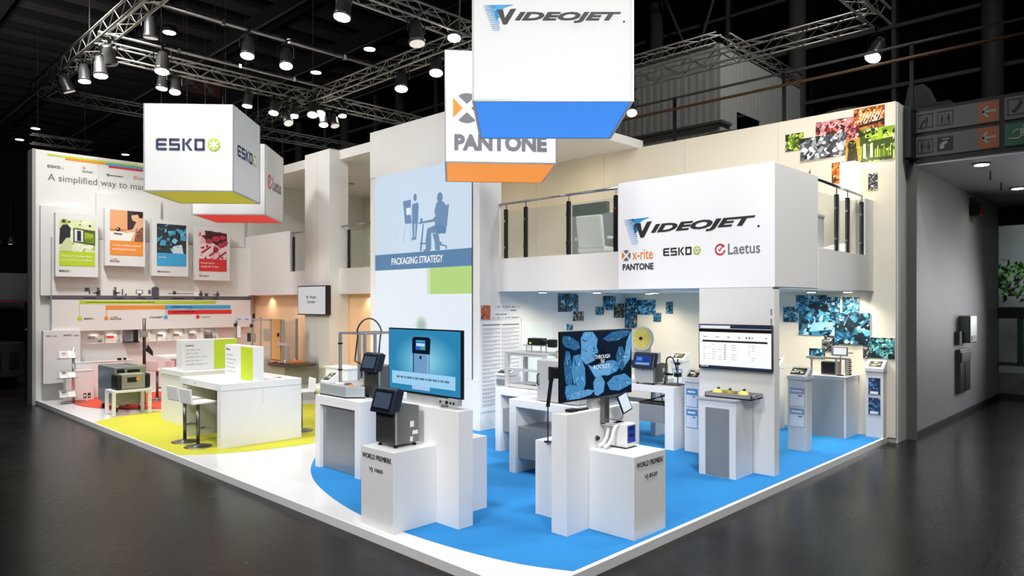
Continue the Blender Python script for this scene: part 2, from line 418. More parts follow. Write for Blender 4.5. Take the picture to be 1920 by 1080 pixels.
# ================================================================== THE HALL
q = MB(); q.box(-30, -30, -.2, 40, 70, 0); fl = struct(q.build('floor', FLOORM))
ceil = struct(MB().box(-30, -30, 16.0, 40, 75, 16.2).build('ceiling', HALLP))
for i, y in enumerate([k * 2.2 + 2 for k in range(32)]):
    MB().box(-24, y, 15.72, 22, y + .5, 16.0).build('purlin', HALLD, ceil)
for i, x in enumerate([-16, -11.5, -7, -2.5, 2.0, 6.5, 11, 15.5, 20]):
    MB().box(x, -20, 15.0, x + .55, 72, 15.72).build('beam', HALLD, ceil)
    MB().cyl((x - .5, -20, 14.6), (x - .5, 72, 14.6), .05, 6).build('conduit', HALLG, ceil)

# distant walls: glazed facade on the right, dark back wall
wr = struct(MB().box(22.3, 4.5, 0, 22.6, 72, 16).box(22.3, -.9, 5.2, 22.6, 4.5, 16).build('wall_right', mat('facade_dark', (.035, .038, .038), .5)))
MB().box(22.0, 4.5, 0, 22.06, 72, 16).box(22.0, -.9, 5.2, 22.06, 4.5, 16).build('pane', HGLASS, wr)
for i in range(12):
    y = .68 + i * 6.0
    MB().cyl((21.7, y, 0 if i else 5.2), (21.7, y, 16), .30, 16).build('facade_column', HALLG, wr, smooth=True)
    MB().box(21.8, y + 2.75, 0 if i else 5.2, 21.95, y + 2.87, 16).build('mullion', HALLG, wr)
for z in (5.6, 7.6, 9.6, 11.6, 13.6):
    MB().box(21.75, -.9, z, 21.95, 72, z + .12).build('transom', HALLG, wr)
struct(MB().box(-30, 72, 0, 22, 72.4, 16).build('wall_far', HALLD))
struct(MB().box(-30.2, -30, 0, -30, 72, 16).build('wall_left', HALLD))

# small round hall downlights in the roof
t0 = thing('hall_downlight', 'x', 'ceiling light', (8.1, 29.9, 15.0))
MB(TM(t0)).cyl((0, 0, -.25), (0, 0, .0), .32, 16).build('housing', HALLD, t0, smooth=True)
MB(TM(t0)).cyl((0, 0, -.27), (0, 0, -.25), .27, 16).build('diffuser', DOWNL, t0)
t0['label'] = 'round glowing hall ceiling light nearest the top left of the frame, above the rig'
for (x, y), lb in zip([(15.6, 40.0), (8.2, 55.3), (8.2, 60.2), (15.6, 60.35), (15.7, 25.1), (15.7, 30.1)],
    ['hall ceiling light seen just under the long truss, left of centre', 'upper of the two ceiling lights at the far left of the hall',
     'lower of the two ceiling lights at the far left of the hall', 'hall ceiling light just above the lime cube and left wall',
     'brightest hall ceiling light, alone in the dark roof above the centre', 'smaller hall ceiling light behind the thin lighting pipe, top centre']):
    dup(t0, (x, y, 15.0), 0, lb)

# corridor block to the right of the stand
ws = struct(MB().box(9.62, -.22, 0, 17.25, .25, 4.8).build('wall_corridor', HWALL))
MB().box(9.64, -.26, 0, 17.2, -.22, .10).build('skirting', HALLD, ws)
MB().box(9.60, -.30, 0, 9.64, .2, 4.82).build('edge_strip', HALLG, ws)
so = struct(MB().box(9.72, -5.5, 4.8, 17.6, .2, 5.0).build('ceiling_corridor', HWALL))
lp = ['recessed light in the grey corridor ceiling, nearer the sign band', 'recessed light in the grey corridor ceiling, farther back near the frame edge']
for i, (x, y) in enumerate([(10.31, -1.13), (13.85, -1.12)]):
    t = thing('recessed_light', lp[i], 'ceiling light', (x, y, 4.8))
    MB().cyl((x, y, 4.78), (x, y, 4.80), .14, 18).build('rim', HALLG, t, smooth=True)
    MB().cyl((x, y, 4.77), (x, y, 4.78), .11, 18).build('diffuser', DOWNL, t)
for i, (x, y) in enumerate([(11.2, -1.1), (12.8, -1.0)]):
    t = thing('sprinkler', ['small sprinkler head hanging under the corridor ceiling, nearer one', 'small sprinkler head hanging under the corridor ceiling, farther one'][i], 'sprinkler', (x, y, 4.8))
    MB().cyl((x, y, 4.66), (x, y, 4.80), .012, 8).build('pipe', HALLG, t); MB().cone((x, y, 4.64), (x, y, 4.67), .03, .012, 10).build('head', HALLG, t)
# glazed end wall
we = struct(MB().box(17.25, -5.5, 4.35, 17.5, .2, 4.8).build('wall_end', HALLD))
for (a, b, z0, z1, nm, m) in [(-5.5, .2, 4.60, 4.72, 'frame', BLACK), (-5.5, .2, 2.0, 2.28, 'frame', BLACK), (-5.5, .2, 0, .12, 'frame', BLACK), (-5.5, .2, .82, .90, 'frame', HALLG)]:
    MB().box(17.1, a, z0, 17.3, b, z1).build(nm, m, we)
gm = mat('green_door_frame', (.10, .36, .24), .5)
for y in (-.62, -1.6): MB().box(17.12, y - .11, .9, 17.28, y, 2.0).build('green_post', gm, we)
MB().box(17.18, -5.5, .1, 17.2, .2, 4.6).build('pane', glass_mat('end_glass', (.20, .21, .21), .55), we)
tr = thing('garden_tree', 'grey-green leafy tree outside the glazed end wall, at the right frame edge', 'tree', (23.2, .9, 0))
q = MB(); R = random.Random(5)
q.cyl((23.2, .9, 0), (23.2, .9, 2.4), .12, 8); q.build('trunk', mat('bark', (.2, .17, .13), .8), tr)
q = MB()
for i in range(900):
    a = R.random() * 6.28; r = 2.2 * R.random() ** .5; x = 23.2 + r * math.cos(a) * .5; y = .9 + r * math.sin(a); z = 3.1 + 1.1 * (R.random() - .5) * (1.5 - r / 2.4)
    d = Vector((R.random() - .5, R.random() - .5, R.random() - .5)).normalized() * .11; e = d.orthogonal().normalized() * .06
    c = Vector((x, y, z)); q.face([c - d, c - e, c + d, c + e])
q.build('foliage', GREENL, tr, kind='stuff')
struct(MB().box(25, -9, 0, 25.2, 6, 6).build('wall_outside', mat('outside_facade', (.55, .56, .55), .7)))
area_light('outdoor_daylight', (20.5, -2.5, 6.5), (24.5, 1.0, 2.0), 3, 600, (.85, .95, 1))

# fire alarm lamp, soap/paper units on the corridor wall
t = thing('alarm_beacon', 'dark red alarm beacon on a bracket high on the grey corridor wall', 'alarm light', (14.15, -.3, 4.4))
MB().box(14.0, -.36, 4.62, 14.3, -.22, 4.70).build('bracket', HALLG, t); MB().box(13.98, -.42, 4.30, 14.28, -.24, 4.58).build('housing', BLACK, t, .01)
MB().box(14.0, -.44, 4.33, 14.25, -.42, 4.5).build('lens', mat('red_lens', (.35, .08, .06), .3), t)
t = thing('ashtray_bin', 'steel wall bin with wide slot set low in the grey corridor wall', 'bin', (13.25, -.3, .5))
MB().box(12.8, -.30, .52, 13.72, -.2, 1.42).build('body', DSTEEL, t, .01); MB().box(12.85, -.325, 1.16, 13.66, -.30, 1.36).build('flap', STEEL, t)
MB().box(13.2, -.31, .52, 13.215, -.30, 1.14).build('door_seam', BLACK, t)
t = thing('wall_dispenser', 'tall bright steel dispenser mounted above the wall bin', 'dispenser', (13.3, -.3, 1.5))
MB().box(13.1, -.42, 1.55, 13.72, -.22, 2.12).build('body', STEEL, t, .02); MB().box(13.2, -.43, 1.6, 13.62, -.42, 1.7).build('outlet', BLACK, t)
t = thing('switch_box', 'small grey box beside the steel dispenser on the corridor wall', 'box', (12.85, -.3, 1.5))
MB().box(12.74, -.30, 1.52, 13.02, -.22, 1.80).build('housing', HALLG, t, .01); MB().box(12.8, -.305, 1.58, 12.96, -.30, 1.74).build('cover', DSTEEL, t)

# overhead pictogram sign band
sg = thing('sign_band', 'dark framed overhead pictogram sign band with orange arrows above the corridor', 'sign', (9.7, -.3, 4.86))
MB().box(9.70, -4.0, 4.84, 9.95, -.16, 5.78).build('case', BLACK, sg)
MB().box(9.35, -.28, 4.90, 9.72, -.16, 5.78).build('end_panel', BLACK, sg)
fs = FX(9.70, 0)
SIGNG = mat('sign_face_grey', (.24, .24, .24), .5, emit=.012, ecol=(.6, .6, .6)); SIGNO = mat('sign_orange', (.42, .22, .10), .5); SIGNGR = mat('sign_green', (.03, .25, .17), .5, emit=.02); SG2 = mat('sign_mark_pale', (.42, .42, .40), .5, emit=.02)
for (a0, a1, b0, b1, nm, m) in [(.25, 1.49, 5.36, 5.72, 'sign_panel', SIGNG), (.25, 1.49, 4.93, 5.29, 'sign_panel', SIGNG), (1.56, 3.6, 5.36, 5.72, 'sign_panel', SIGNG), (1.56, 3.6, 4.93, 5.29, 'exit_panel', SIGNGR)]:
    q = MB(); rect(q, fs, a0, b0, a1, b1, .0, None, .02); q.build(nm, m, sg)
for b0 in (5.38, 4.95):
    q = MB(); rect(q, fs, 1.20, b0 - .01, 1.48, b0 + .33, .021); q.build('arrow_field', SIGNO, sg)
    q = MB(); rect(q, fs, 1.25, b0 + .145, 1.45, b0 + .185, .025); poly(q, fs, [(1.23, b0 + .165), (1.32, b0 + .27), (1.345, b0 + .245), (1.28, b0 + .165), (1.345, b0 + .085), (1.32, b0 + .06)], .025); q.build('arrow', SG2, sg)
def figure(q, fr, a, b, h, skirt=False, n=.026):
    circ(q, fr, a, b + h * .88, h * .09, n, k=10); 
    if skirt: poly(q, fr, [(a - h * .08, b + h * .76), (a + h * .08, b + h * .76), (a + h * .2, b + h * .32), (a - h * .2, b + h * .32)], n)
    else: rect(q, fr, a - h * .13, b + h * .36, a + h * .13, b + h * .76, n)
    rect(q, fr, a - h * .09, b, a - h * .02, b + h * .36, n); rect(q, fr, a + h * .02, b, a + h * .09, b + h * .36, n)
def pframe(q, fr, a, b, s):
    for r4 in ((0, 0, s, .012), (0, s - .012, s, s), (0, 0, .012, s), (s - .012, 0, s, s)): rect(q, fr, a + r4[0], b + r4[1], a + r4[2], b + r4[3], .023)
q = MB(); NX = lambda: globals().__setitem__('q', q.build('pictogram', BLACK, sg) and MB())
pframe(q, fs, .30, 5.43, .24); figure(q, fs, .44, 5.46, .17); poly(q, fs, [(.33, 5.46), (.40, 5.58), (.42, 5.57), (.36, 5.46)], .026); NX()
pframe(q, fs, .60, 5.43, .24); figure(q, fs, .67, 5.47, .15); figure(q, fs, .77, 5.47, .15, True); rect(q, fs, .715, 5.46, .722, 5.64, .026); NX()
pframe(q, fs, .30, 4.99, .24); figure(q, fs, .37, 5.02, .18); figure(q, fs, .47, 5.02, .18, True); rect(q, fs, .415, 5.01, .422, 5.22, .026); NX()
rect(q, fs, .60, 4.99, .84, 5.23, .022); NX()
pframe(q, fs, 1.60, 5.42, .26); poly(q, fs, [(1.66, 5.47), (1.70, 5.46), (1.80, 5.60), (1.79, 5.65), (1.755, 5.65), (1.75, 5.60), (1.69, 5.51), (1.655, 5.51)], .026); NX()
pframe(q, fs, 1.92, 5.42, .26); rect(q, fs, 2.03, 5.45, 2.07, 5.58, .026); rect(q, fs, 2.03, 5.60, 2.07, 5.64, .026)
q.build('pictogram', BLACK, sg)
q = MB(); poly(q, fs, [(.64, 5.03), (.70, 5.03), (.71, 5.10), (.76, 5.12), (.74, 5.16), (.68, 5.14), (.64, 5.10)], .027); rect(q, fs, .68, 5.18, .78, 5.20, .027); q.build('tap_mark', SG2, sg)
# running figure
q = MB(); circ(q, fs, 1.83, 5.22, .028, .026, k=12)
for pts in ([(1.75, 5.20), (1.81, 5.19), (1.83, 5.10), (1.78, 5.08)], [(1.76, 5.20), (1.68, 5.17), (1.665, 5.12), (1.68, 5.12), (1.70, 5.155), (1.77, 5.17)], [(1.81, 5.19), (1.85, 5.15), (1.91, 5.155), (1.91, 5.14), (1.84, 5.125)],
            [(1.78, 5.09), (1.74, 5.05), (1.61, 5.06), (1.61, 5.04), (1.75, 5.02), (1.81, 5.08)], [(1.80, 5.10), (1.87, 5.05), (1.85, 4.97), (1.83, 4.97), (1.84, 5.04), (1.79, 5.07)]): poly(q, fs, pts, .026)
rect(q, fs, 2.08, 5.06, 2.11, 5.24, .026); poly(q, fs, [(2.0, 5.10), (2.095, 5.0), (2.19, 5.10), (2.17, 5.12), (2.095, 5.05), (2.02, 5.12)], .026)
q.build('escape_mark', SG2, sg)

# gallery railing above, the tall draped booth and roof units behind the stand
ga = thing('gallery_railing', 'hall gallery railing with grey top rail and brown handrail above the stand', 'railing', (9.9, 2, 5.8))
MB().cyl((9.9, -4.5, 7.02), (9.9, 12, 7.02), .028, 8).build('top_rail', HALLG, ga, smooth=True)
MB().cyl((9.85, -4.5, 6.76), (9.85, 12, 6.76), .030, 8).build('handrail', mat('brown_handrail', (.36, .25, .13), .45, nscale=8), ga, smooth=True, label='brown handrail')
for y in (-2.6, -.15, 2.16, 4.67, 7.2, 9.7): MB().box(9.87, y - .03, 4.9 if y < 0 else 5.0, 9.93, y + .03, 7.02).build('post', HALLD, ga)
struct(MB().box(9.75, -5, 4.95, 12.6, 12, 5.15).build('floor_gallery', HALLD))

bo = thing('draped_booth', 'tall booth behind hung with pale grey pleated drapes under a truss', 'booth', (14, 5.72, 0))
R = random.Random(8)
for i in range(16):
    y = 5.72 + i * .5; q = MB(); pts = []
    for k in range(7): pts.append((14.0 + .005 * math.sin(k * 2.1 + i), y + .5 * k / 6))
    q.prism([(x, yy, 0) for x, yy in pts] + [(x + .04, yy, 0) for x, yy in reversed(pts)], (0, 0, 9.62)); q.build('drape', CURT, bo)
for i in range(11):
    x = 14 + i * .5; q = MB(); pts = [(x + .5 * k / 6, 5.70 + .005 * math.sin(k * 2.1 + i)) for k in range(7)]
    z0 = 7.9 if 2 <= i <= 4 else 0
    q.prism([(a, b, z0) for a, b in pts] + [(a, b + .04, z0) for a, b in reversed(pts)], (0, 0, 9.62 - z0)); q.build('drape', CURT, bo)
MB().box(13.9, 5.6, 7.38, 14.5, 14, 7.46).build('rail', HALLG, bo)
for i in range(2):
    t = thing('roof_dome', ['low grey dome lid showing above the wall, nearer the coloured pictures', 'low grey dome lid showing above the white wall, left of the first'][i], 'dome', (11.5, [1.55, 4.2][i], 5.2))
    cx, cy = 11.5, [1.45, 4.2][i]; MB().lathe([(.55, 0), (.85, .9), (.80, 1.12), (.5, 1.24), (.1, 1.28)], (cx, cy, 5.15), 24).build('lid', HALLG, t, smooth=True)
    MB().cyl((cx, cy, 5.15), (cx, cy, 5.5), .3, 12).build('base', HALLD, t)
t = thing('roof_unit', 'pale grey stepped ventilation unit standing on the gallery, top right', 'ventilation unit', (13.6, .6, 5.2))
MB().box(13.2, .1, 5.15, 14.2, .95, 6.6).build('housing', HALLG, t); MB().prism([(13.1, -.05, 6.6), (14.3, -.05, 6.6), (14.3, 1.0, 6.6), (13.1, 1.0, 6.6)], (0, 0, .1)).build('lid', HALLG, t)
MB().prism([(13.3, .3, 6.7), (13.3, .9, 6.7), (13.3, .8, 7.2), (13.3, .5, 7.2)], (.6, 0, 0)).build('hood', HALLG, t)
# facade wind brace
t = thing('wind_brace', 'grey steel V-shaped wind brace with gusset plate high behind the drapes', 'brace', (21.2, 10.6, 12))
MB().prism([(21.2, 10.35, 11.7), (21.2, 10.95, 11.7), (21.2, 11.0, 12.6), (21.2, 10.3, 12.6)], (.08, 0, 0)).build('gusset', HALLG, t)
MB().cyl((21.2, 10.9, 12.5), (21.2, 12.3, 15.8), .06, 8).build('rod', HALLG, t); MB().cyl((21.2, 10.4, 12.5), (21.2, 9.2, 15.8), .06, 8).build('rod', HALLG, t)

# neighbouring dark booth at the far left
nb = thing('neighbour_booth', 'dim neighbouring booth with grey banner and red stripe at the left edge', 'booth', (-.6, 20, 0))
MB().box(-3.5, 20.0, 2.47, .66, 20.2, 3.22).build('banner', mat('booth_grey_banner', (.30, .31, .31), .6, nscale=3), nb)
MB().box(-3.5, 19.97, 2.40, .66, 20.02, 2.46).build('stripe', mat('booth_red_stripe', (.40, .08, .12), .6), nb)
MB().box(-3.5, 21.5, 0, .9, 21.6, 3.2).build('rear_panel', mat('booth_rear_panel', (.22, .23, .23), .6), nb)
MB().box(-3.5, 19.5, .35, .5, 20.6, 1.30).build('counter', HALLD, nb, .02)
for i, x in enumerate((-.25, .15)): MB().box(x, 19.47, .6, x + .22, 19.5, 1.05).build('door', BLACK, nb)
MB().box(-.3, 21.3, 1.5, .2, 21.5, 2.3).build('cabinet', HALLD, nb); 
spot_light('neighbour_fill', (-.6, 17.6, 4.6), (-.6, 20, 2.0), 100, 55, (1, .95, .9), .1)  # added light to lift the dim banner, apart from the pendants
for i in range(2):
    x = (.15, .45)[i]; t = thing('pendant_lamp', ['dim pendant lamp hanging over the neighbouring booth, left one', 'dim pendant lamp hanging over the neighbouring booth, right one'][i], 'lamp', (x, 21, 4.2))
    MB().cyl((x, 21, 4.25), (x, 21, 15.8), .006, 6).build('cord', HALLG, t); MB().cone((x, 21, 4.1), (x, 21, 4.3), .10, .03, 12).build('shade', HALLG, t, smooth=True); MB().cyl((x, 21, 4.09), (x, 21, 4.1), .05, 10).build('bulb', LENSD, t)
t = thing('hung_sign', 'small brown hanging hall sign with white arrow above the lime cube', 'sign', (7.1, 24, 10.8))
MB().box(6.3, 24, 10.5, 7.9, 24.06, 11.2).build('panel', mat('brown_sign', (.30, .10, .05), .5, emit=.02), t)
f = FY(24, 0); q = MB(); poly(q, f, [(7.2, 11.0), (7.45, 10.72), (7.35, 10.65), (7.6, 10.6), (7.6, 10.85), (7.52, 10.78), (7.28, 11.06)], .01); circ(q, f, 6.7, 10.85, .17, .01, k=12); rect(q, f, 6.45, 10.7, 7.0, 10.78, .01); q.build('arrow', SG2, t)
for x in (6.5, 7.7): MB().cyl((x, 24.03, 11.2), (x, 24.03, 15), .01, 6).build('wire', HALLG, t)

# ================================================================== PLATFORM
ENDX = 9.62; ENDY = 15.95
pl = thing('stand_platform', 'low white raised platform of the exhibition stand on the dark hall floor', 'platform', (0, 0, 0))
for ix in range(5):
    for iy in range(8):
        x0 = ix * 2.0 + .03 if ix == 0 else ix * 2.0; x1 = min((ix + 1) * 2.0, ENDX); y0 = iy * 2.0 + (.03 if iy == 0 else 0); y1 = min((iy + 1) * 2.0, ENDY)
        MB().box(x0 + .0008, y0 + .0008, .03, x1 - .0008, y1 - .0008, .09).build('floor_panel', DECKM, pl)
MB().box(0, 0, 0, .03, ENDY, .0915).build('kerb', WHITE, pl); MB().box(.03, 0, 0, ENDX, .03, .0915).build('kerb', WHITE, pl)
MB().box(.06, .06, 0, ENDX - .1, ENDY - .1, .03).build('substructure', HALLD, pl)

def spline(pts, n=10):
    out = []
    for i in range(len(pts) - 1):
        p0 = Vector(pts[max(i - 1, 0)]); p1 = Vector(pts[i]); p2 = Vector(pts[i + 1]); p3 = Vector(pts[min(i + 2, len(pts) - 1)])
        for k in range(n):
            t = k / n; out.append(.5 * ((2 * p1) + (p2 - p0) * t + (2 * p0 - 5 * p1 + 4 * p2 - p3) * t * t + (3 * p1 - p0 - 3 * p2 + p3) * t ** 3))
    out.append(Vector(pts[-1])); return out
def carpet_obj(pts, m, label, z=.09):
    q = MB(); q.prism([(p[0], p[1], z) for p in pts], (0, 0, .004)); o = q.build('carpet', m); tag(o, label, 'carpet'); return o
bp = spline([(.62, .055), (.44, .45), (.33, .9), (.255, 1.5), (.235, 2.1), (.255, 2.7), (.36, 3.35), (.56, 4.1), (.80, 4.7), (1.14, 5.28), (1.7, 5.95), (2.5, 6.5), (3.5, 6.85), (4.55, 6.95)])
carpet_obj([(p.x, p.y) for p in bp] + [(4.55, 5.43), (9.0, 5.43), (9.0, .055)], BLUEC, 'large blue carpet with a curved left edge covering the front of the stand')
yc = [(1.78 + 2.75 * math.cos(t), 9.35 + 2.75 * math.sin(t)) for t in [k * 2 * PI / 72 for k in range(72)]]
carpet_obj([(max(.04, x), y) for x, y in yc], YELLC, 'round lime-yellow carpet under the white counters')
rc = [(2.95 + 2.5 * math.cos(t), 14.35 + 2.5 * math.sin(t)) for t in [k * 2 * PI / 72 for k in range(72)]]
carpet_obj([(x, min(15.45, y)) for x, y in rc], REDC, 'round red carpet below the left graphics wall', .0945)

# ================================================================== STAND WALLS
# graphics wall (left) with a lit niche
wl = struct(MB().box(-.03, 15.74, .09, 1.04, 16.1, 6.0).build('wall_graphic', WALLW))
MB().box(1.04, 15.74, .09, 4.3, 16.1, 1.39).build('lower_wall', WALLW, wl); MB().box(1.04, 15.74, 1.71, 4.3, 16.1, 6.0).build('upper_wall', WALLW, wl)
MB().box(4.3, 15.74, .09, 9.6, 16.1, 6.0).build('end_wall', WALLW, wl); MB().box(1.04, 16.05, 1.39, 4.3, 16.1, 1.71).build('niche_back', WALLW, wl)
MB().box(-.10, 15.70, 0, -.03, 16.15, 6.0).build('end_strip', mat('end_strip_grey', (.62, .62, .62), .5), wl)
for x in (1.30, 2.60, 3.9): MB().box(x, 15.737, 4.2, x + .006, 15.741, 6.0).build('seam', LINK, wl)
fw_ = FY(15.74)
for x in [1.04 + k * .408 for k in range(1, 8)]: MB().box(x - .012, 15.76, 1.39, x + .012, 16.05, 1.71).build('divider', WHITE, wl)
for (a0, b0, a1, b1, m) in [(.21, 6.0 - .045, 3.4, 6.0, LIME)]:
    pass
q = MB(); rect(q, fw_, .21, 5.885, 4.6, 5.925); q.build('stripe', LIME, wl, label='lime stripe')
q = MB(); rect(q, fw_, .58, 5.83, 1.46, 5.885); q.build('stripe', ORANGE, wl, label='orange stripe')
q = MB(); rect(q, fw_, 1.46, 5.83, 4.8, 5.885); q.build('stripe', SKY, wl, label='blue stripe')
q = MB(); rect(q, fw_, 1.52, 5.775, 4.8, 5.83); q.build('stripe', RED, wl, label='red stripe')
esko(fw_, .21, 5.60, .34, wl, INK)
petals(fw_, .97, 5.69, .035, wl); txt('PANTONE', fw_, .94, 5.575, .22, .05, INK, wl, .01)
videojet(fw_, 1.46, 5.54, .42, wl)
laetus(fw_, 2.10, 5.56, .36, wl)
txt('A simplified way to manage packaging', fw_, .22, 5.25, 3.40, .21, GINK, wl, .002)

# layered raised panels
WL2 = WALLW
t = thing('raised_panel', 'large upright raised white panel behind the lime poster', 'panel', (.5, 15.7, 2.5)); MB().box(.05, 15.62, 2.56, 1.0, 15.74, 4.68).build('face', WL2, t, .004)
t = thing('raised_panel', 'raised white panel behind the orange poster', 'panel', (2, 15.7, 3.9)); MB().box(1.22, 15.62, 3.96, 2.72, 15.74, 5.11).build('face', WL2, t, .004)
t = thing('raised_panel', 'raised white panel reaching behind the blue and red posters', 'panel', (3.8, 15.7, 4)); MB().box(2.80, 15.66, 3.96, 5.0, 15.74, 4.9).build('face', WL2, t, .004)
rp = thing('timeline_panel', 'wide raised white wall panel printed with the dark timeline band and coloured bars', 'panel', (2.6, 15.6, 1.7))
MB().box(.25, 15.50, 1.71, 5.10, 15.74, 3.94).build('face', WALLW, rp, .004)
ft = FY(15.50)
q = MB(); rect(q, ft, .25, 2.470, 5.10, 2.568); q.build('band', mat('band_ink', (.36, .35, .38), .6), rp)
for (a0, a1, b0, b1, m, lb) in [(.82, 4.11, 2.365, 2.44, LIME, 'lime bar'), (1.386, 2.79, 2.224, 2.325, ORANGE, 'orange bar'), (2.79, 4.516, 2.224, 2.325, SKY, 'blue bar'), (2.842, 4.545, 2.085, 2.20, RED, 'red bar')]:
    q = MB(); rect(q, ft, a0, b0, a1, b1); q.build('bar', m, rp, label=lb)
for (a, m, b0) in [(.82, LIME, 2.37), (1.40, ORANGE, 2.23), (2.80, SKY, 2.23), (3.62, RED, 2.09)]:
    q = MB(); rect(q, ft, a - .006, 2.0, a + .006, b0); circ(q, ft, a, 2.01, .05, .004); q.build('marker', m, rp)
esko(ft, .92, 1.985, .22, rp, INK); txt('x-rite', ft, 1.50, 2.02, .16, .05, OINK, rp); txt('PANTONE', ft, 1.48, 1.965, .26, .045, INK, rp, .01)
txt('VIDEOJET', ft, 2.40, 1.985, .33, .05, INK, rp, .01, .2); txt('Laetus', ft, 3.72, 1.985, .24, .055, GINK, rp)
for (a, w) in [(.92, .36), (1.55, .30), (2.10, .28), (2.50, .16), (2.95, .36), (3.55, .36), (4.02, .20)]:
    textlines(ft, a, 2.515, w, 1, .03, .022, WINK, rp, int(a * 100))
textlines(ft, 2.92, 2.29, .7, 1, .03, .02, WINK, rp, 5); textlines(ft, 2.95, 2.16, .7, 1, .03, .02, WINK, rp, 6); textlines(ft, .95, 2.41, 2.4, 1, .03, .018, WINK, rp, 7)
q = MB(); b = 2.568; SIL = mat('silhouette_ink', (.33, .32, .36), .6)
def sitting(a, s=1, fl=1):
    circ(q, ft, a, b + .17 * s, .026 * s); poly(q, ft, [(a - .04 * fl, b), (a + .05 * fl, b), (a + .05 * fl, b + .13 * s), (a - .02 * fl, b + .14 * s)]); poly(q, ft, [(a + .0 * fl, b + .09 * s), (a - .12 * fl, b + .07 * s), (a - .12 * fl, b + .05 * s), (a, b + .04 * s)])
SX = lambda: globals().__setitem__('q', q.build('silhouette', SIL, rp) and MB())
rect(q, ft, .93, b + .10, 1.03, b + .19); rect(q, ft, 1.02, b + .03, 1.05, b + .12); SX(); sitting(1.22); SX()
sitting(1.60, 1.1, -1); SX(); rect(q, ft, 1.75, b + .02, 1.78, b + .16); SX(); rect(q, ft, 1.82, b, 1.86, b + .05); SX()
rect(q, ft, 2.08, b + .05, 2.24, b + .15); rect(q, ft, 2.13, b, 2.19, b + .05); SX()
rect(q, ft, 2.37, b + .05, 2.43, b + .15); SX(); poly(q, ft, [(2.45, b), (2.63, b), (2.63, b + .20), (2.58, b + .235), (2.50, b + .235), (2.45, b + .20)]); SX()
rect(q, ft, 2.85, b + .06, 3.5, b + .075); rect(q, ft, 2.98, b + .04, 3.05, b + .13); SX(); sitting(3.70, .8); rect(q, ft, 3.80, b, 3.9, b + .08); SX(); sitting(4.15, .7); SX()
q = MB(); rect(q, ft, 2.10, b + .062, 2.22, b + .138, .006); rect(q, ft, 3.52, b, 3.64, b + .11, .006); rect(q, ft, 3.1, b + .075, 3.45, b + .10, .006); q.build('screen_mark', WINK, rp)

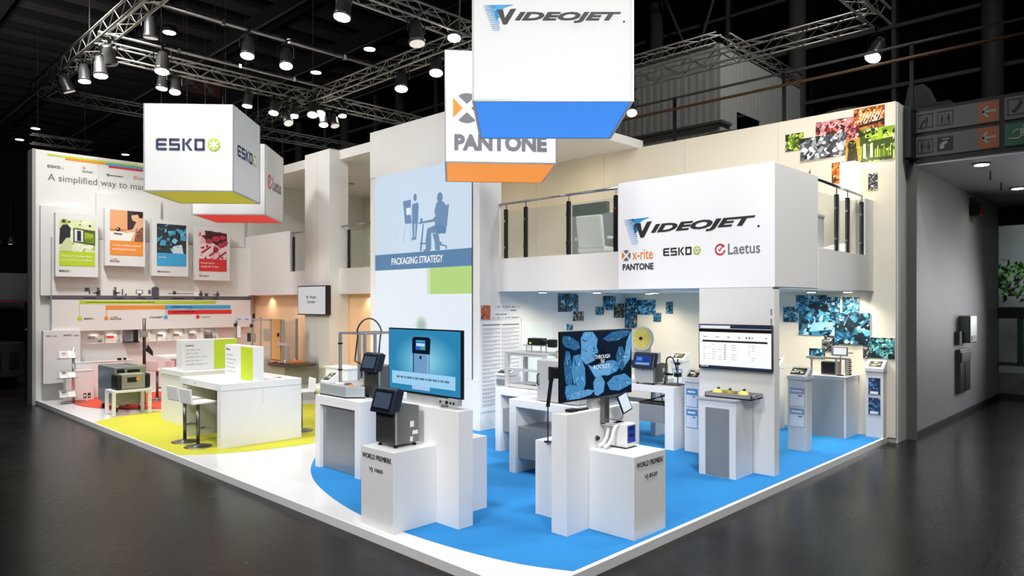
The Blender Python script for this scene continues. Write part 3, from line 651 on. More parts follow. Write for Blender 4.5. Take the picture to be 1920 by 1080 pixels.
# four poster boards
def poster(lb, x0, x1, z0, z1, ix0, ix1, iz0, iz1, split, colm, kind, seed, brand):
    t = thing('poster_board', lb, 'poster', ((x0 + x1) / 2, 15.5, z0), 0, 'poster boards on the graphics wall')
    MB().box(x0, 15.30, z0, x1, 15.46, z1).build('board', WHITE, t, .003)
    MB().box(x0 + .1, 15.46, z0 + .1, x1 - .1, 15.50 if z1 < 4.6 else 15.62, z1 - .25).build('spacer', WHITE, t)
    bdp = [c for c in t.children if c.name.startswith('board')][0]; f = FY(15.30); q = MB(); W = ix1 - ix0; Hh = iz1 - split; X = lambda a: ix0 + a * W; Z = lambda b: split + b * Hh
    if kind == 'green':
        busy(f, ix0, split, W, Hh, ['#e6edc8', '#c9d79a', '#f2f5e2', '#aebf62', '#dfe8b8'], seed, 60, mb=q, col0='#dde7b6')
        poly(q, f, [(X(.38), Z(.30)), (X(1), Z(.22)), (X(1), Z(.68)), (X(.38), Z(.74))], .008, '#4a5a1c'); poly(q, f, [(X(.42), Z(.33)), (X(.66), Z(.31)), (X(.66), Z(.67)), (X(.42), Z(.70))], .0085, '#dfe6ee')
        poly(q, f, [(X(.49), Z(.34)), (X(.60), Z(.33)), (X(.60), Z(.65)), (X(.49), Z(.66))], .009, '#20263a'); poly(q, f, [(X(.70), Z(.30)), (X(.96), Z(.28)), (X(.96), Z(.58)), (X(.70), Z(.62))], .0085, '#9bb32a')
        for k in range(6): poly(q, f, [(X(.71 + k * .04), Z(.30)), (X(.73 + k * .04), Z(.30)), (X(.73 + k * .04), Z(.40 + .03 * (k % 3))), (X(.71 + k * .04), Z(.40 + .03 * (k % 3)))], .009, '#27310c')
        poly(q, f, [(X(.0), Z(.35)), (X(.02), Z(.70)), (X(.10), Z(.82)), (X(.22), Z(.84)), (X(.31), Z(.72)), (X(.30), Z(.45)), (X(.18), Z(.38)), (X(.10), Z(.25)), (X(0), Z(.22))], .0095, '#26262e')
        poly(q, f, [(X(.03), Z(0)), (X(.08), Z(.25)), (X(.20), Z(.43)), (X(.32), Z(.36)), (X(.36), Z(0))], .010, '#cfd8a6')
        for a, b2, r in ((.12, .93, .05), (.28, .92, .03), (.57, .86, .02), (.85, .83, .035)): circ(q, f, X(a), Z(b2), r * W, .010, '#2c3416', 10)
    elif kind == 'orange':
        rect(q, f, ix0, split, ix1, iz1, .004, '#e9b184'); rect(q, f, X(.02), Z(.36), X(.52), Z(.99), .006, '#e8a978'); rect(q, f, X(.52), Z(.28), X(1), Z(1), .006, '#3a2c34')
        rect(q, f, ix0, split, ix1, Z(.30), .0065, '#f4efe9'); rect(q, f, ix0, Z(.30), X(.55), Z(.38), .007, '#c77f45')
        poly(q, f, [(X(.62), Z(.03)), (X(.74), Z(.30)), (X(.40), Z(.26)), (X(.40), Z(.32)), (X(.68), Z(.40)), (X(.84), Z(.76)), (X(1), Z(.84)), (X(1), Z(0)), (X(.62), Z(0))], .0075, '#e6b48c')
        poly(q, f, [(X(.72), Z(.0)), (X(.78), Z(.28)), (X(.92), Z(.45)), (X(1), Z(.5)), (X(1), Z(0))], .008, '#8a5a3c')
        for k in range(16): R2 = random.Random(k); circ(q, f, X(.76 + R2.random() * .22), Z(.05 + R2.random() * .38), .02 * W, .0085, R2.choice(['#3a2a2a', '#c98a5a', '#4a3550']), 7)
        circ(q, f, X(.76), Z(.80), .12 * W, .0085, '#eab98f', 14, ry=.14 * W); poly(q, f, [(X(.66), Z(.86)), (X(.72), Z(.98)), (X(.90), Z(1)), (X(1), Z(.92)), (X(.98), Z(.78)), (X(.88), Z(.80)), (X(.84), Z(.90))], .009, '#2a1c1c')
        circ(q, f, X(.24), Z(.37), .07 * W, .009, '#2c2420', 10); circ(q, f, X(.22), Z(.39), .03 * W, .0095, '#d9c8b8', 8); poly(q, f, [(X(.10), Z(.20)), (X(.36), Z(.18)), (X(.36), Z(.24)), (X(.12), Z(.26))], .009, '#7a6a60')
    elif kind == 'blue':
        busy(f, ix0, split, W, Hh, ['#3b5560', '#4ba9cf', '#2c3f48', '#7ccbe8', '#27353c', '#1f2b30'], seed, 60, mb=q, col0='#333c42')
        for a, b2, s in ((.2, .35, .20), (.55, .72, .15), (.8, .78, .14), (.9, .55, .2)): poly(q, f, [(X(a - s * .6), Z(b2 - s * .4)), (X(a + s * .4), Z(b2 - s * .5)), (X(a + s * .6), Z(b2 + s * .4)), (X(a - s * .3), Z(b2 + s * .5))], .0085, '#49a8d0')
        poly(q, f, [(X(.42), Z(.38)), (X(.62), Z(.24)), (X(.78), Z(.46)), (X(.58), Z(.64))], .009, '#1b2a33'); poly(q, f, [(X(.48), Z(.40)), (X(.62), Z(.32)), (X(.71), Z(.46)), (X(.58), Z(.54))], .0095, '#8cc9e6')
        poly(q, f, [(X(.52), Z(0)), (X(.54), Z(.24)), (X(.84), Z(.32)), (X(.90), Z(0))], .010, '#d6e6f0'); circ(q, f, X(.71), Z(.22), .02 * W, .0105, '#203040', 8)
    else:
        busy(f, ix0, split, W, Hh, ['#f6e6e8', '#b02a3a', '#e9b8c0', '#5a1424', '#d86a7a', '#f6dce2'], seed, 60, mb=q, col0='#f3d9dd')
        poly(q, f, [(X(.2), Z(1)), (X(1), Z(.93)), (X(1), Z(.5)), (X(.75), Z(.42)), (X(.45), Z(.6)), (X(.25), Z(.72))], .0085, '#4a1a26')
        for a, b2, s in ((.35, .62, .13), (.6, .72, .15), (.85, .78, .12), (.8, .5, .14), (.95, .6, .1)): circ(q, f, X(a), Z(b2), s * W, .009, '#c03a4c', 9, ry=s * W * .7)
        for k in range(3): poly(q, f, [(X(.05 + k * .28), Z(.22 - k * .1)), (X(.40 + k * .28), Z(.46 - k * .08)), (X(.43 + k * .28), Z(.42 - k * .08)), (X(.10 + k * .28), Z(.18 - k * .1))], .0095, '#b8283a')
    q.build('picture', PRINTF, bdp)
    q = MB(); rect(q, f, ix0, iz0, ix1, split, .004); q.build('caption_field', colm, bdp)
    tl = {'green': ['Artwork design data', 'for process workflow'], 'orange': ['X-Rite, colour control', 'and measurement'], 'blue': ['print'], 'red': ['Inspection', 'track & Trace']}[kind]
    for k, s in enumerate(tl):
        hh = .055; w = min(W * .85, len(s) * .036); txt(s, f, ix0 + .05, split - .14 - k * .09, w, hh, WINK, bdp, .004, n=.007)
    if brand == 'esko': esko(f, ix0, z0 + .11, .24, bdp, INK)
    elif brand == 'pantone': txt('x-rite', f, ix0 + .02, z0 + .15, .14, .045, OINK, bdp); txt('PANTONE', f, ix0, z0 + .09, .21, .045, INK, bdp, .01)
    elif brand == 'videojet': videojet(f, ix0, z0 + .08, .33, bdp)
    else: laetus(f, ix0, z0 + .10, .26, bdp)
poster('lime poster board of a person at a monitor, first from the left', .277, 1.167, 3.008, 4.505, .352, 1.098, 3.263, 4.366, 3.605, LIME, 'green', 3, 'esko')
poster('orange poster board of a man leaning over a desk', 1.318, 2.230, 3.301, 4.733, 1.424, 2.179, 3.568, 4.682, 3.926, ORANGE, 'orange', 4, 'pantone')
poster('sky-blue poster board of stacked printers', 2.394, 3.296, 3.078, 4.531, 2.510, 3.241, 3.342, 4.423, 3.674, SKY, 'blue', 5, 'videojet')
poster('red poster board of a packing line, farthest right', 3.475, 4.411, 2.992, 4.435, 3.573, 4.322, 3.237, 4.335, 3.570, RED, 'red', 6, 'laetus')

# niche contents
items = [(1.20, 'brochure rack with grey leaflets in the first niche bay'), (1.62, 'white leaflet stand with a red mark in the second niche bay'), (2.40, 'pale package sample in the fourth niche bay'), (2.80, 'white leaflet standing in the fifth niche bay'), (3.22, 'pale carton standing in the sixth niche bay'), (3.62, 'mauve folder standing in the seventh niche bay'), (4.05, 'dark folder standing in the last niche bay')]
for i, (x, lb) in enumerate(items):
    t = thing('display_sample', lb, 'brochure', (x, 15.9, 1.39)); c = ['#b9aeb0', '#f4e8e4', '#d8d0c8', '#f4f4f2', '#e0d6cc', '#b8a4b0', '#6a6068'][i]
    m = mat('sample_%d' % i, lin(c) and tuple(int(c[k:k + 2], 16) / 255 for k in (1, 3, 5)), .5)
    MB().box(x - .13, 15.88, 1.39, x + .13, 15.93, 1.60 - .02 * (i % 3)).build('sleeve', m, t)
    q = MB(); rect(q, FY(15.88), x - .10, 1.50, x + .06, 1.56, .001); q.build('print', RINK if i == 1 else GINK, t)
t = thing('label_cassette', 'black and grey cassette device standing before the lit niche', 'device', (2.0, 15.6, 1.42))
MB().box(1.86, 15.60, 1.40, 2.02, 15.76, 1.74).build('housing', GREYP, t, .01); MB().box(2.07, 15.60, 1.40, 2.17, 15.76, 1.74).build('door', BLACK, t, .01); MB().box(1.84, 15.58, 1.38, 2.19, 15.80, 1.41).build('base', BLACK, t)
for x in [1.04 + k * .408 + .2 for k in range(8)]:
    spot_light('niche_spot', (x, 15.84, 1.70), (x, 15.95, 1.4), 120, 4.5, (1, .90, .76), .02)

# back wall, storage wall, deck
wb = struct(MB().box(9.03, -.13, .092, 9.60, 15.74, 5.82).build('wall_back', CREAM))
for y in (1.9, 3.9, 6.0, 8.1, 10.2): MB().box(9.027, y, 3.2, 9.031, y + .006, 5.82).build('seam', LINK, wb)
MB().box(9.10, -.14, .0, 9.60, -.125, 5.82).build('end_face', WALLW, wb); MB().box(9.10, -.125, .0, 9.60, 0, .092).build('foot', WALLW, wb)
wst = struct(MB().box(5.12, 5.43, .09, 9.03, 5.55, 2.6).build('wall_storage', WALLW))
wp = struct(MB().box(5.30, 8.83, .09, 5.42, 15.74, 2.6).build('wall_peach', PEACH))
dk = struct(MB().box(5.12, .32, 2.6, 9.03, 15.74, 2.9).build('floor_upper', WALLW))
for (a, b, lbn) in [(2.73, 5.43, 'fascia'), (8.83, 15.74, 'fascia')]:
    MB().box(5.02, a, 2.6, 5.12, b, 3.2).build(lbn, WALLW, dk)
MB().box(6.55, .22, 2.6, 9.03, .32, 3.2).build('fascia', WALLW, dk)
MB().box(5.02, 13.10, 3.2, 5.14, 15.74, 4.26).build('parapet', WALLW, dk); MB().box(8.60, .22, 3.2, 9.03, .34, 4.16).build('parapet', WALLW, dk)
MB().box(5.02, .22, 2.58, 9.03, .24, 2.6).build('shadow_gap', GREYP, dk)
# roof slab of the upper rooms
rf = struct(MB().box(5.02, 5.05, 5.82, 9.2, 15.74, 6.0).build('ceiling_upper', WALLW))
MB().box(5.02, 8.83, 5.78, 5.2, 15.74, 5.82).build('roof_beam', WALLW, rf)

# display tower and column
tw = thing('display_tower', 'broad tall white tower carrying the large lit picture wall', 'tower', (4.8, 7.1, .09))
MB().box(4.57, 5.43, .09, 5.12, 8.83, 6.01).build('body', WALLW, tw, .004)
MB().box(4.55, 5.45, .09, 4.57, 8.81, 1.0).build('lower_panel', WALLW, tw); MB().box(4.55, 5.45, 5.03, 4.57, 8.81, 6.0).build('upper_panel', WALLW, tw)
sc = thing('led_display', 'large lit picture wall reading PACKAGING STRATEGY with seated silhouette', 'screen', (4.56, 7.1, 1.0))
fs2 = FX(4.545, 8.612)   # a: 0..3.0 , b: z
for i in range(4):
    for j in range(6):
        MB().box(4.548, 8.612 - i * .75 - .749, 1.0 + j * .6717 + .001, 4.57, 8.612 - i * .75 - .001, 1.0 + (j + 1) * .6717).build('module', BLACK, sc)
q = MB(); f = fs2
rect(q, f, 0, 3.39, 3.0, 5.03, 0, '#cfe2f4', .001); rect(q, f, 0, 3.065, 3.0, 3.39, .001, '#5c86ae', .001); rect(q, f, 0, 1.0, 3.0, 3.065, 0, '#e9f2fb', .001)
rect(q, f, 1.82, 2.56, 3.0, 3.065, .001, '#b9da86', .001); rect(q, f, 1.72, 2.56, 1.82, 3.065, .0012, '#d3e6c2', .001)
for k in range(5): circ(q, f, 1.55, 1.95, .20 - k * .03, .001 + k * .0004, ['#dfeae8', '#d3e0de', '#c4d4d0', '#b6c9c2', '#abc0b8'][k], 18, .0003)
S = '#6e90b4'
# picture (standing figure + board, seated figure)
fw2 = lambda a, b: (a / 705 * 3.0, 5.03 - (b / 1.0) * 0)
def PZ(px, py):   # picture pixel of the artwork -> panel coordinates
    a = (px - 8) / 700 * 3.0; top = 530 - (px - 8) * .070; return (min(3, max(0, a)), 3.39 + (top - py) / 345.0 * (1.0 + .0))
def P2(lst, o=.003, c=S): poly(q, f, [PZ(*p) for p in lst], o, c, .0005)
P2([(232, 155), (292, 147), (292, 200), (256, 205), (258, 250), (290, 248), (300, 310), (248, 312)])
P2([(256, 205), (285, 203), (290, 250), (260, 252)], .0035, '#e8f1fb')
P2([(302, 180), (345, 170), (350, 200), (344, 315), (302, 315), (300, 260)], .0034); circ(q, f, *PZ(324, 135), .055, .0034, S, 12, .0005, ry=.075)
P2([(302, 310), (318, 310), (320, 420), (296, 430), (306, 400)], .0034); P2([(326, 310), (342, 310), (332, 420), (314, 425), (325, 400)], .0034)
P2([(252, 312), (258, 312), (240, 432), (230, 432)], .003, '#b4cbe2'); P2([(284, 312), (290, 312), (298, 425), (290, 425)], .003, '#b4cbe2')
circ(q, f, *PZ(500, 150), .085, .0034, S, 14, .0005, ry=.10)
P2([(478, 180), (520, 175), (548, 210), (552, 300), (540, 385), (480, 388), (462, 300), (450, 288), (470, 270), (462, 240)], .0034)
P2([(350, 306), (452, 290), (482, 294), (480, 304), (350, 318)], .0036); P2([(362, 280), (378, 278), (378, 302), (362, 304)], .0036)
P2([(412, 350), (480, 325), (540, 345), (535, 388), (440, 380), (440, 490), (402, 495), (400, 430)], .0034); P2([(448, 385), (490, 385), (500, 440), (500, 495), (468, 495), (464, 440)], .0035)
P2([(380, 318), (388, 318), (372, 500), (358, 500)], .0036); P2([(358, 445), (400, 445), (400, 455), (358, 455)], .0036)
P2([(548, 198), (562, 198), (548, 340), (540, 335)], .0036); P2([(495, 440), (512, 440), (512, 455), (548, 465), (548, 488), (540, 488), (538, 472), (495, 462)], .0036)
P2([(385, 490), (432, 486), (432, 500), (385, 504)], .0036)
q.build('picture', LED, sc)
txt('PACKAGING STRATEGY', f, .58, 3.165, 1.62, .14, LED, sc, .008, n=.003, col='#ffffff')

cl = thing('white_column', 'tall square white column left of the picture tower', 'column', (4.75, 10.75, .09))
MB().box(4.75, 10.75, .09, 5.26, 11.87, 6.0).build('shaft', WALLW, cl, .004); MB().box(5.26, 10.75, .09, 5.30, 10.9, 2.6).build('return_panel', PEACH, cl)
MB().box(4.749, 11.30, .3, 4.751, 11.306, 6.0).build('seam', LINK, cl)
t = thing('framed_display', 'small framed notice screen on the white column reading two short lines', 'display', (4.70, 11.3, 2.1))
MB().box(4.62, 10.68, 2.10, 4.75, 11.98, 2.80).build('frame', BLACK, t, .005)
f = FX(4.62, 11.98); q = MB(); rect(q, f, .03, 2.125, 1.27, 2.775, .002, '#c9c9cc'); q.build('face', SCREEN, t)
txt('Mr. Walter', f, .42, 2.49, .46, .07, INK, t, n=.006); txt('Schreiber', f, .46, 2.38, .38, .07, INK, t, n=.006)

# front pillar with TV and little counter
pi = thing('white_pillar', 'broad flat white pillar carrying the wall screen under the sign box', 'pillar', (5.02, .7, .09))
MB().box(5.02, .22, .09, 5.18, 1.32, 2.6).build('shaft', WALLW, pi, .003)
f = FX(5.02, 1.32)
q = MB()
for z in (2.28, 2.15): circ(q, f, 1.06, z + .02, .012, .001, k=8); rect(q, f, 1.052, z - .05, 1.068, z + .01, .001)
rect(q, f, 1.035, 2.0, 1.085, 2.06, .001); q.build('switch_mark', GINK, pi)
def tv(lb, f, a0, b0, a1, b1, loc, draw, th=.045, bez=.012, name='flat_screen_tv'):
    t = thing(name, lb, 'television', loc)
    q = MB(); rect(q, f, a0, b0, a1, b1, -th, None, th); q.build('housing', BLACK, t, .004)
    q = MB(); draw(q, f, a0 + bez, b0 + bez * 1.4, a1 - bez - a0 - bez, b1 - bez - b0 - bez * 1.4); q.build('picture', SCREEN, t)
    return t
def draw_table(q, f, a, b, w, h):
    X = lambda u: a + u * w; Z = lambda v: b + v * h
    rect(q, f, a, b, a + w, b + h, .001, '#ffffff', .0004)
    rect(q, f, a, Z(.0), X(1), Z(.05), .0015, '#20284a', .0004)
    for k in range(4): rect(q, f, X(.02 + k * .03), Z(.01), X(.04 + k * .03), Z(.045), .002, '#c8ccd8', .0004)
    rect(q, f, a, Z(.92), X(1), Z(1), .0015, '#8d9cc0', .0004); rect(q, f, X(.45), Z(.93), X(1), Z(1), .0018, '#28304e', .0004); rect(q, f, X(.02), Z(.93), X(.44), Z(.98), .0018, '#f0f2f8', .0004)
    rect(q, f, a, Z(.835), X(1), Z(.915), .0015, '#1c120e', .0004)
    rect(q, f, X(.045), Z(.60), X(.95), Z(.645), .0015, '#232020', .0004)
    R = random.Random(2)
    for c, u in (('#d86a5a', .41), ('#b0a04a', .56), ('#4a68a8', .66), ('#39427a', .70), ('#f08a30', .74), ('#b8b8b8', .92)): rect(q, f, X(u), Z(.70), X(u + .02), Z(.74), .002, c, .0004)
    for u, wd in ((.06, .06), (.24, .05)): rect(q, f, X(u), Z(.71), X(u + wd), Z(.735), .002, '#b8b8bc', .0004)
    for r in range(7):
        for u, wd in ((.06, .04), (.13, .03), (.19, .05), (.28, .06), (.46, .09), (.70, .02), (.74, .05)):
            if R.random() < .75: rect(q, f, X(u), Z(.53 - r * .055), X(u + wd * (.6 + .4 * R.random())), Z(.545 - r * .055), .002, '#c0c2cc', .0004)
        rect(q, f, X(.365), Z(.525 - r * .055), X(.38), Z(.55 - r * .055), .0022, '#3a3a58', .0004)
f = FX(4.95, 1.29)
tp = tv('wide wall screen showing a white data table on the front pillar', f, 0, 1.473, 1.074, 2.096, (5.0, .75, 1.5), draw_table)
MB().box(4.985, .5, 1.6, 5.02, 1.0, 1.95).build('bracket', BLACK, tp)

def boxed_counter(lb, x0, y0, x1, y1, z1, gy0, gy1, gz1, cat='counter', z0=.09):
    t = thing('counter', lb, cat, (x0, y0, z0))
    MB().box(x0, y0, z0, x1, y1, z1).build('carcass', WHITE, t, .004)
    MB().box(x0 - .004, gy0, z0 + .01, x0 + .01, gy1, gz1).build('front_panel', GREYP, t, label='grey front panel')
    return t
t = boxed_counter('narrow white counter with grey front below the pillar screen', 4.49, .50, 4.98, 1.03, 1.10, .59, .93, 1.0)
MB().box(4.47, .49, 1.10, 5.0, 1.05, 1.125).build('worktop', LBRUSH, t)
tray = thing('sample_tray', 'shallow pale metal tray on the narrow counter holding yellow samples', 'tray', (4.72, .72, 1.125))
MB().box(4.60, .34, 1.125, 4.94, 1.0, 1.14).build('base', ALU, tray)
for b in ((4.60, .34, 4.61, 1.0), (4.93, .34, 4.94, 1.0), (4.60, .34, 4.94, .35), (4.60, .99, 4.94, 1.0)): MB().box(b[0], b[1], 1.125, b[2], b[3], 1.19).build('rim', ALU, tray)
MB().cyl((4.66, .30, 1.17), (4.66, .34, 1.17), .03, 10).build('knob', GREYP, tray)
for i, (x, y, c, lb) in enumerate([(4.72, .88, YELL, 'yellow moulded sample at the left end of the tray'), (4.70, .70, mat('olive_sample', (.62, .55, .12), .5), 'olive-brown sample in the middle of the tray'), (4.74, .52, YELL, 'yellow moulded sample at the right end of the tray')]):
    t = thing('moulded_sample', lb, 'sample', (x, y, 1.14)); q = MB(); q.lathe([(.03, 0), (.075, .02), (.07, .06), (.03, .085), (.01, .09)], (x, y, 1.14), 14); q.build('body', c, t, smooth=True)
    MB().cyl((x, y, 1.225), (x + .02, y - .02, 1.245), .018, 8).build('cap', BLACK, t)

# sign box
sb = thing('sign_box', 'large white lit sign box with four company logos above the pillar', 'sign', (5.02, .22, 2.6))
SIGNW = mat('backlit_sign_fabric', (.92, .92, .93), .5, emit=.16, ecol=(1, 1, 1), nscale=2, namp=.01)
MB().box(5.03, .23, 2.61, 6.55, 2.73, 4.27).build('body', WALLW, sb, .004)
lf = MB().box(5.02, .215, 2.605, 5.03, 2.735, 4.27).build('lit_face', SIGNW, sb)
f = FX(5.02, 2.733)
def SB(u, v):  # artwork coordinates within sign
    return u, v
videojet(f, .10, 3.29, 2.22, lf)
petals(f, .155, 3.13, .085, lf); txt('x-rite', f, .27, 3.06, .37, .15, OINK, lf, .004); txt('PANTONE', f, .09, 2.90, .56, .10, INK, lf, .03)
esko(f, .82, 3.09, .62, lf, INK); laetus(f, 1.66, 3.07, .66, lf)

# balustrades (glass, posts, rail)
ba = thing('balustrade', 'glass balustrade with black posts and steel rail beside the logo sign box', 'railing', (5.07, 4, 3.2))
MB().cyl((5.07, 2.74, 4.21), (5.07, 5.42, 4.20), .022, 10).build('rail', CHROME, ba, smooth=True)
def post(x, y, t):
    MB().box(x - .03, y - .03, 3.2, x + .03, y + .03, 4.10).build('post', BLACK, t, .006); MB().cyl((x, y, 4.1), (x, y, 4.2), .01, 8).build('rail_support', CHROME, t)
    for z in (3.40, 3.88):
        MB().cyl((x - .05, y, z), (x + .05, y, z), .022, 10).build('glass_clamp', CHROME, t)
ps = [5.26, 4.765, 3.78, 2.811]
for y in ps: post(5.07, y, ba)
for a, b in zip(ps[:-1], ps[1:]): MB().box(5.062, b + .05, 3.22, 5.074, a - .05, 4.06).build('glass_pane', GLASS, ba)
bb = thing('balustrade', 'glass balustrade section left of the picture tower', 'railing', (5.07, 9.8, 3.2))
MB().cyl((5.07, 8.84, 4.20), (5.07, 10.74, 4.20), .022, 10).build('rail', CHROME, bb, smooth=True); post(5.07, 10.42, bb); post(5.07, 9.0, bb); MB().box(5.062, 9.05, 3.22, 5.074, 10.36, 4.06).build('glass_pane', GLASS, bb)
bc = thing('balustrade', 'glass balustrade section between white column and left parapet', 'railing', (5.07, 12.5, 3.2))
MB().cyl((5.07, 11.88, 4.20), (5.07, 13.1, 4.20), .022, 10).build('rail', CHROME, bc, smooth=True); post(5.07, 13.0, bc); MB().box(5.062, 11.9, 3.22, 5.074, 12.95, 4.06).build('glass_pane', GLASS, bc)
bd = thing('balustrade', 'short glass balustrade on the side of the upper deck, right of the sign box', 'railing', (7.6, .27, 3.2))
MB().cyl((6.55, .27, 4.24), (8.6, .27, 4.20), .022, 10).build('rail', CHROME, bd, smooth=True)
for x in (7.42, 7.91, 8.58): post(x, .27, bd)
for a, b in ((6.58, 7.37), (7.47, 7.86), (7.96, 8.53)): MB().box(a, .262, 3.22, b, .274, 4.06).build('glass_pane', GLASS, bd)

# upper deck furniture
def armchair(lb, x, y, rz):
    t = thing('armchair', lb, 'chair', (x, y, 2.9), rz); M = TM(t)
    MB(M).box(-.28, -.30, .42, .28, .30, .54).build('seat', CHAIRW, t, .04)
    MB(M).prism([(-.30, -.27, .50), (-.30, .27, .50), (-.40, .27, 1.10), (-.40, -.27, 1.10)], (.09, 0, .0)).build('backrest', CHAIRW, t, .03)
    for s in (-1, 1):
        q = MB(M); q.box(-.25, s * .34 - .03, .66, .20, s * .34 + .03, .72); q.box(.14, s * .34 - .015, .48, .18, s * .34 + .015, .66); q.build('armrest', CHAIRW, t, .01)
    MB(M).cyl((0, 0, .06), (0, 0, .42), .03, 10).build('column', CHROME, t)
    for k in range(5):
        a = k * 2 * PI / 5; MB(M).prism([(0, -.02, .04), (.3 * math.cos(a), .3 * math.sin(a), .02), (.3 * math.cos(a) + .03, .3 * math.sin(a), .02), (.03, .02, .04)], (0, 0, .03)).build('foot', CHROME, t)
armchair('white leather armchair with its back to the glass, on the upper deck', 6.55, 4.28, .15)
armchair('white chair behind the glass left of the picture tower, upper deck', 6.3, 10.7, .4)
t = thing('partition', 'low grey partition panel behind the white armchair upstairs', 'partition', (6.9, 4.4, 2.9))
MB().box(6.9, 3.1, 2.9, 6.98, 5.2, 4.12).build('panel', GREYP, t, .004); MB().box(6.9, 3.1, 4.12, 7.5, 4.2, 4.16).build('shelf', CREAM, t)
t = thing('monitor', 'black monitor edge above the grey partition upstairs', 'monitor', (7.5, 4.9, 4.1)); MB().box(7.45, 4.75, 4.16, 7.55, 5.65, 4.45).build('screen', BLACK, t, .006); MB().box(7.5, 5.1, 3.9, 7.54, 5.2, 4.16).build('stand', BLACK, t)
t = thing('meeting_table', 'white table seen through the deck glass right of the sign box', 'table', (7.6, 1.3, 2.9))
MB().box(7.1, .8, 3.62, 8.3, 1.9, 3.66).build('tabletop', WHITE, t, .005)
for x, y in ((7.15, .85), (8.2, .85), (7.15, 1.8), (8.2, 1.8)): MB().box(x, y, 2.9, x + .05, y + .05, 3.62).build('leg', ALU, t)
lpm = mat('lamp_shade_glow', (1, .96, .86), .5, emit=1.3, ecol=(1, .93, .78))
t = thing('floor_lamp', 'glowing white square column lamp in the upper right corner of the deck', 'lamp', (8.6, .42, 2.9))
MB().box(8.5, .34, 3.1, 8.75, .60, 4.15).build('column', CREAM, t, .01); MB().box(8.5, .34, 4.15, 8.75, .60, 4.80).build('lamp_shade', lpm, t, .01)
spot_light('lamp_glow', (8.55, .45, 4.86), (9.1, .4, 5.2), 150, 14, (1, .9, .7), .1)
def plant(lb, x, y, z, h, n, w, seed):
    t = thing('potted_plant', lb, 'plant', (x, y, z)); R = random.Random(seed)
    MB().lathe([(.10, 0), (.13, .25), (.12, .26)], (x, y, z), 14).build('pot', WHITE, t, smooth=True)
    for i in range(n):
        a = R.random() * 6.28; l = h * (.6 + .4 * R.random()); s = w * (.5 + R.random()); c, d = math.cos(a), math.sin(a); e = .022
        q = MB(); q.prism([(x, y, z + .25), (x + c * s * .4 - d * e, y + d * s * .4 + c * e, z + .25 + l * .6), (x + c * s, y + d * s, z + .25 + l), (x + c * s * .4 + d * e, y + d * s * .4 - c * e, z + .25 + l * .6)], (0, 0, .004)); q.build('leaf', GREENL, t)
plant('upright spiky green plant beside the side balustrade on the deck', 6.95, .55, 3.75, .5, 12, .14, 2)
t = thing('plant_stand', 'white box plinth under the spiky plant on the deck', 'plinth', (6.95, .55, 2.9)); MB().box(6.75, .36, 2.9, 7.15, .76, 3.72).build('body', WHITE, t, .005); MB().box(6.74, .35, 3.72, 7.16, .77, 3.75).build('top', WHITE, t)
plant('small leafy plant on the deck beside the white column', 5.7, 12.6, 3.85, .35, 10, .10, 7)
t = thing('deck_cabinet', 'white cabinet under the small plant beside the left balustrade', 'cabinet', (5.8, 12.5, 2.9)); MB().box(5.5, 12.2, 2.9, 6.1, 12.85, 3.82).build('body', WHITE, t, .005); MB().box(5.48, 12.18, 3.82, 6.12, 12.87, 3.85).build('top', WHITE, t)

# picture collages
def picture(lb, fr, a0, a1, b0, b1, pal, seed, lift, n=110, grp=None, extra=None):
    t = thing('picture_board', lb, 'picture', fr.p((a0 + a1) / 2, b0, 0), 0, 'picture collage on the stand walls')
    board(fr, a0, b0, a1 - a0, b1 - b0, .012 + lift, t, 'board', WHITE)
    q = MB(); busy(fr, a0, b0, a1 - a0, b1 - b0, pal, seed, n, .0125 + lift, q)
    if extra: extra(q, fr, a0, b0, a1 - a0, b1 - b0, .0165 + lift)
    q.build('picture', PRINT, t); return t
F9 = FX(9.03, 10.0)   # a = 10 - y
def reel_x(q, f, a, b, w, h, o):
    poly(q, f, [(a + .35 * w, b + .55 * h), (a + .5 * w, b + .9 * h), (a + .68 * w, b + .55 * h), (a + .5 * w, b + .3 * h)], o, '#0c1820'); circ(q, f, a + .5 * w, b + .58 * h, .09 * w, o + .0004, '#16303e', 12)
def green_x(q, f, a, b, w, h, o):
    poly(q, f, [(a + .05 * w, b + .05 * h), (a + .95 * w, b + .0 * h), (a + .95 * w, b + .66 * h), (a + .10 * w, b + .60 * h)], o, '#3a4a10')
    for k, c in ((.12, '#f4f6dc'), (.32, '#f0f2d0')): poly(q, f, [(a + k * w, b + .12 * h), (a + (k + .07) * w, b + .12 * h), (a + (k + .07) * w, b + .56 * h), (a + k * w, b + .54 * h)], o + .0004, c)
    R = random.Random(4)
    for k in range(8): x = .45 + k * .06; poly(q, f, [(a + x * w, b + .1 * h), (a + (x + .035) * w, b + .1 * h), (a + (x + .035) * w, b + (.3 + .25 * R.random()) * h), (a + x * w, b + .35 * h)], o + .0004, R.choice(['#9ab02e', '#c8d870', '#6a8418']))
    for k in range(6): circ(q, f, a + R.random() * w * .9, b + (.75 + .2 * R.random()) * h, .025 * w, o, '#4a6010', 8)
def piano_x(q, f, a, b, w, h, o):
    for k in range(8): poly(q, f, [(a + (.1 + k * .1) * w, b + .30 * h), (a + (.14 + k * .1) * w, b + .30 * h), (a + (.30 + k * .1) * w if k < 7 else a + w, b + .75 * h), (a + min(1, .26 + k * .1) * w, b + .75 * h)], o, '#f6e8d0')
    poly(q, f, [(a, b + .05 * h), (a + w, b + .25 * h), (a + w, b + .36 * h), (a, b + .16 * h)], o + .0004, '#1c120a')
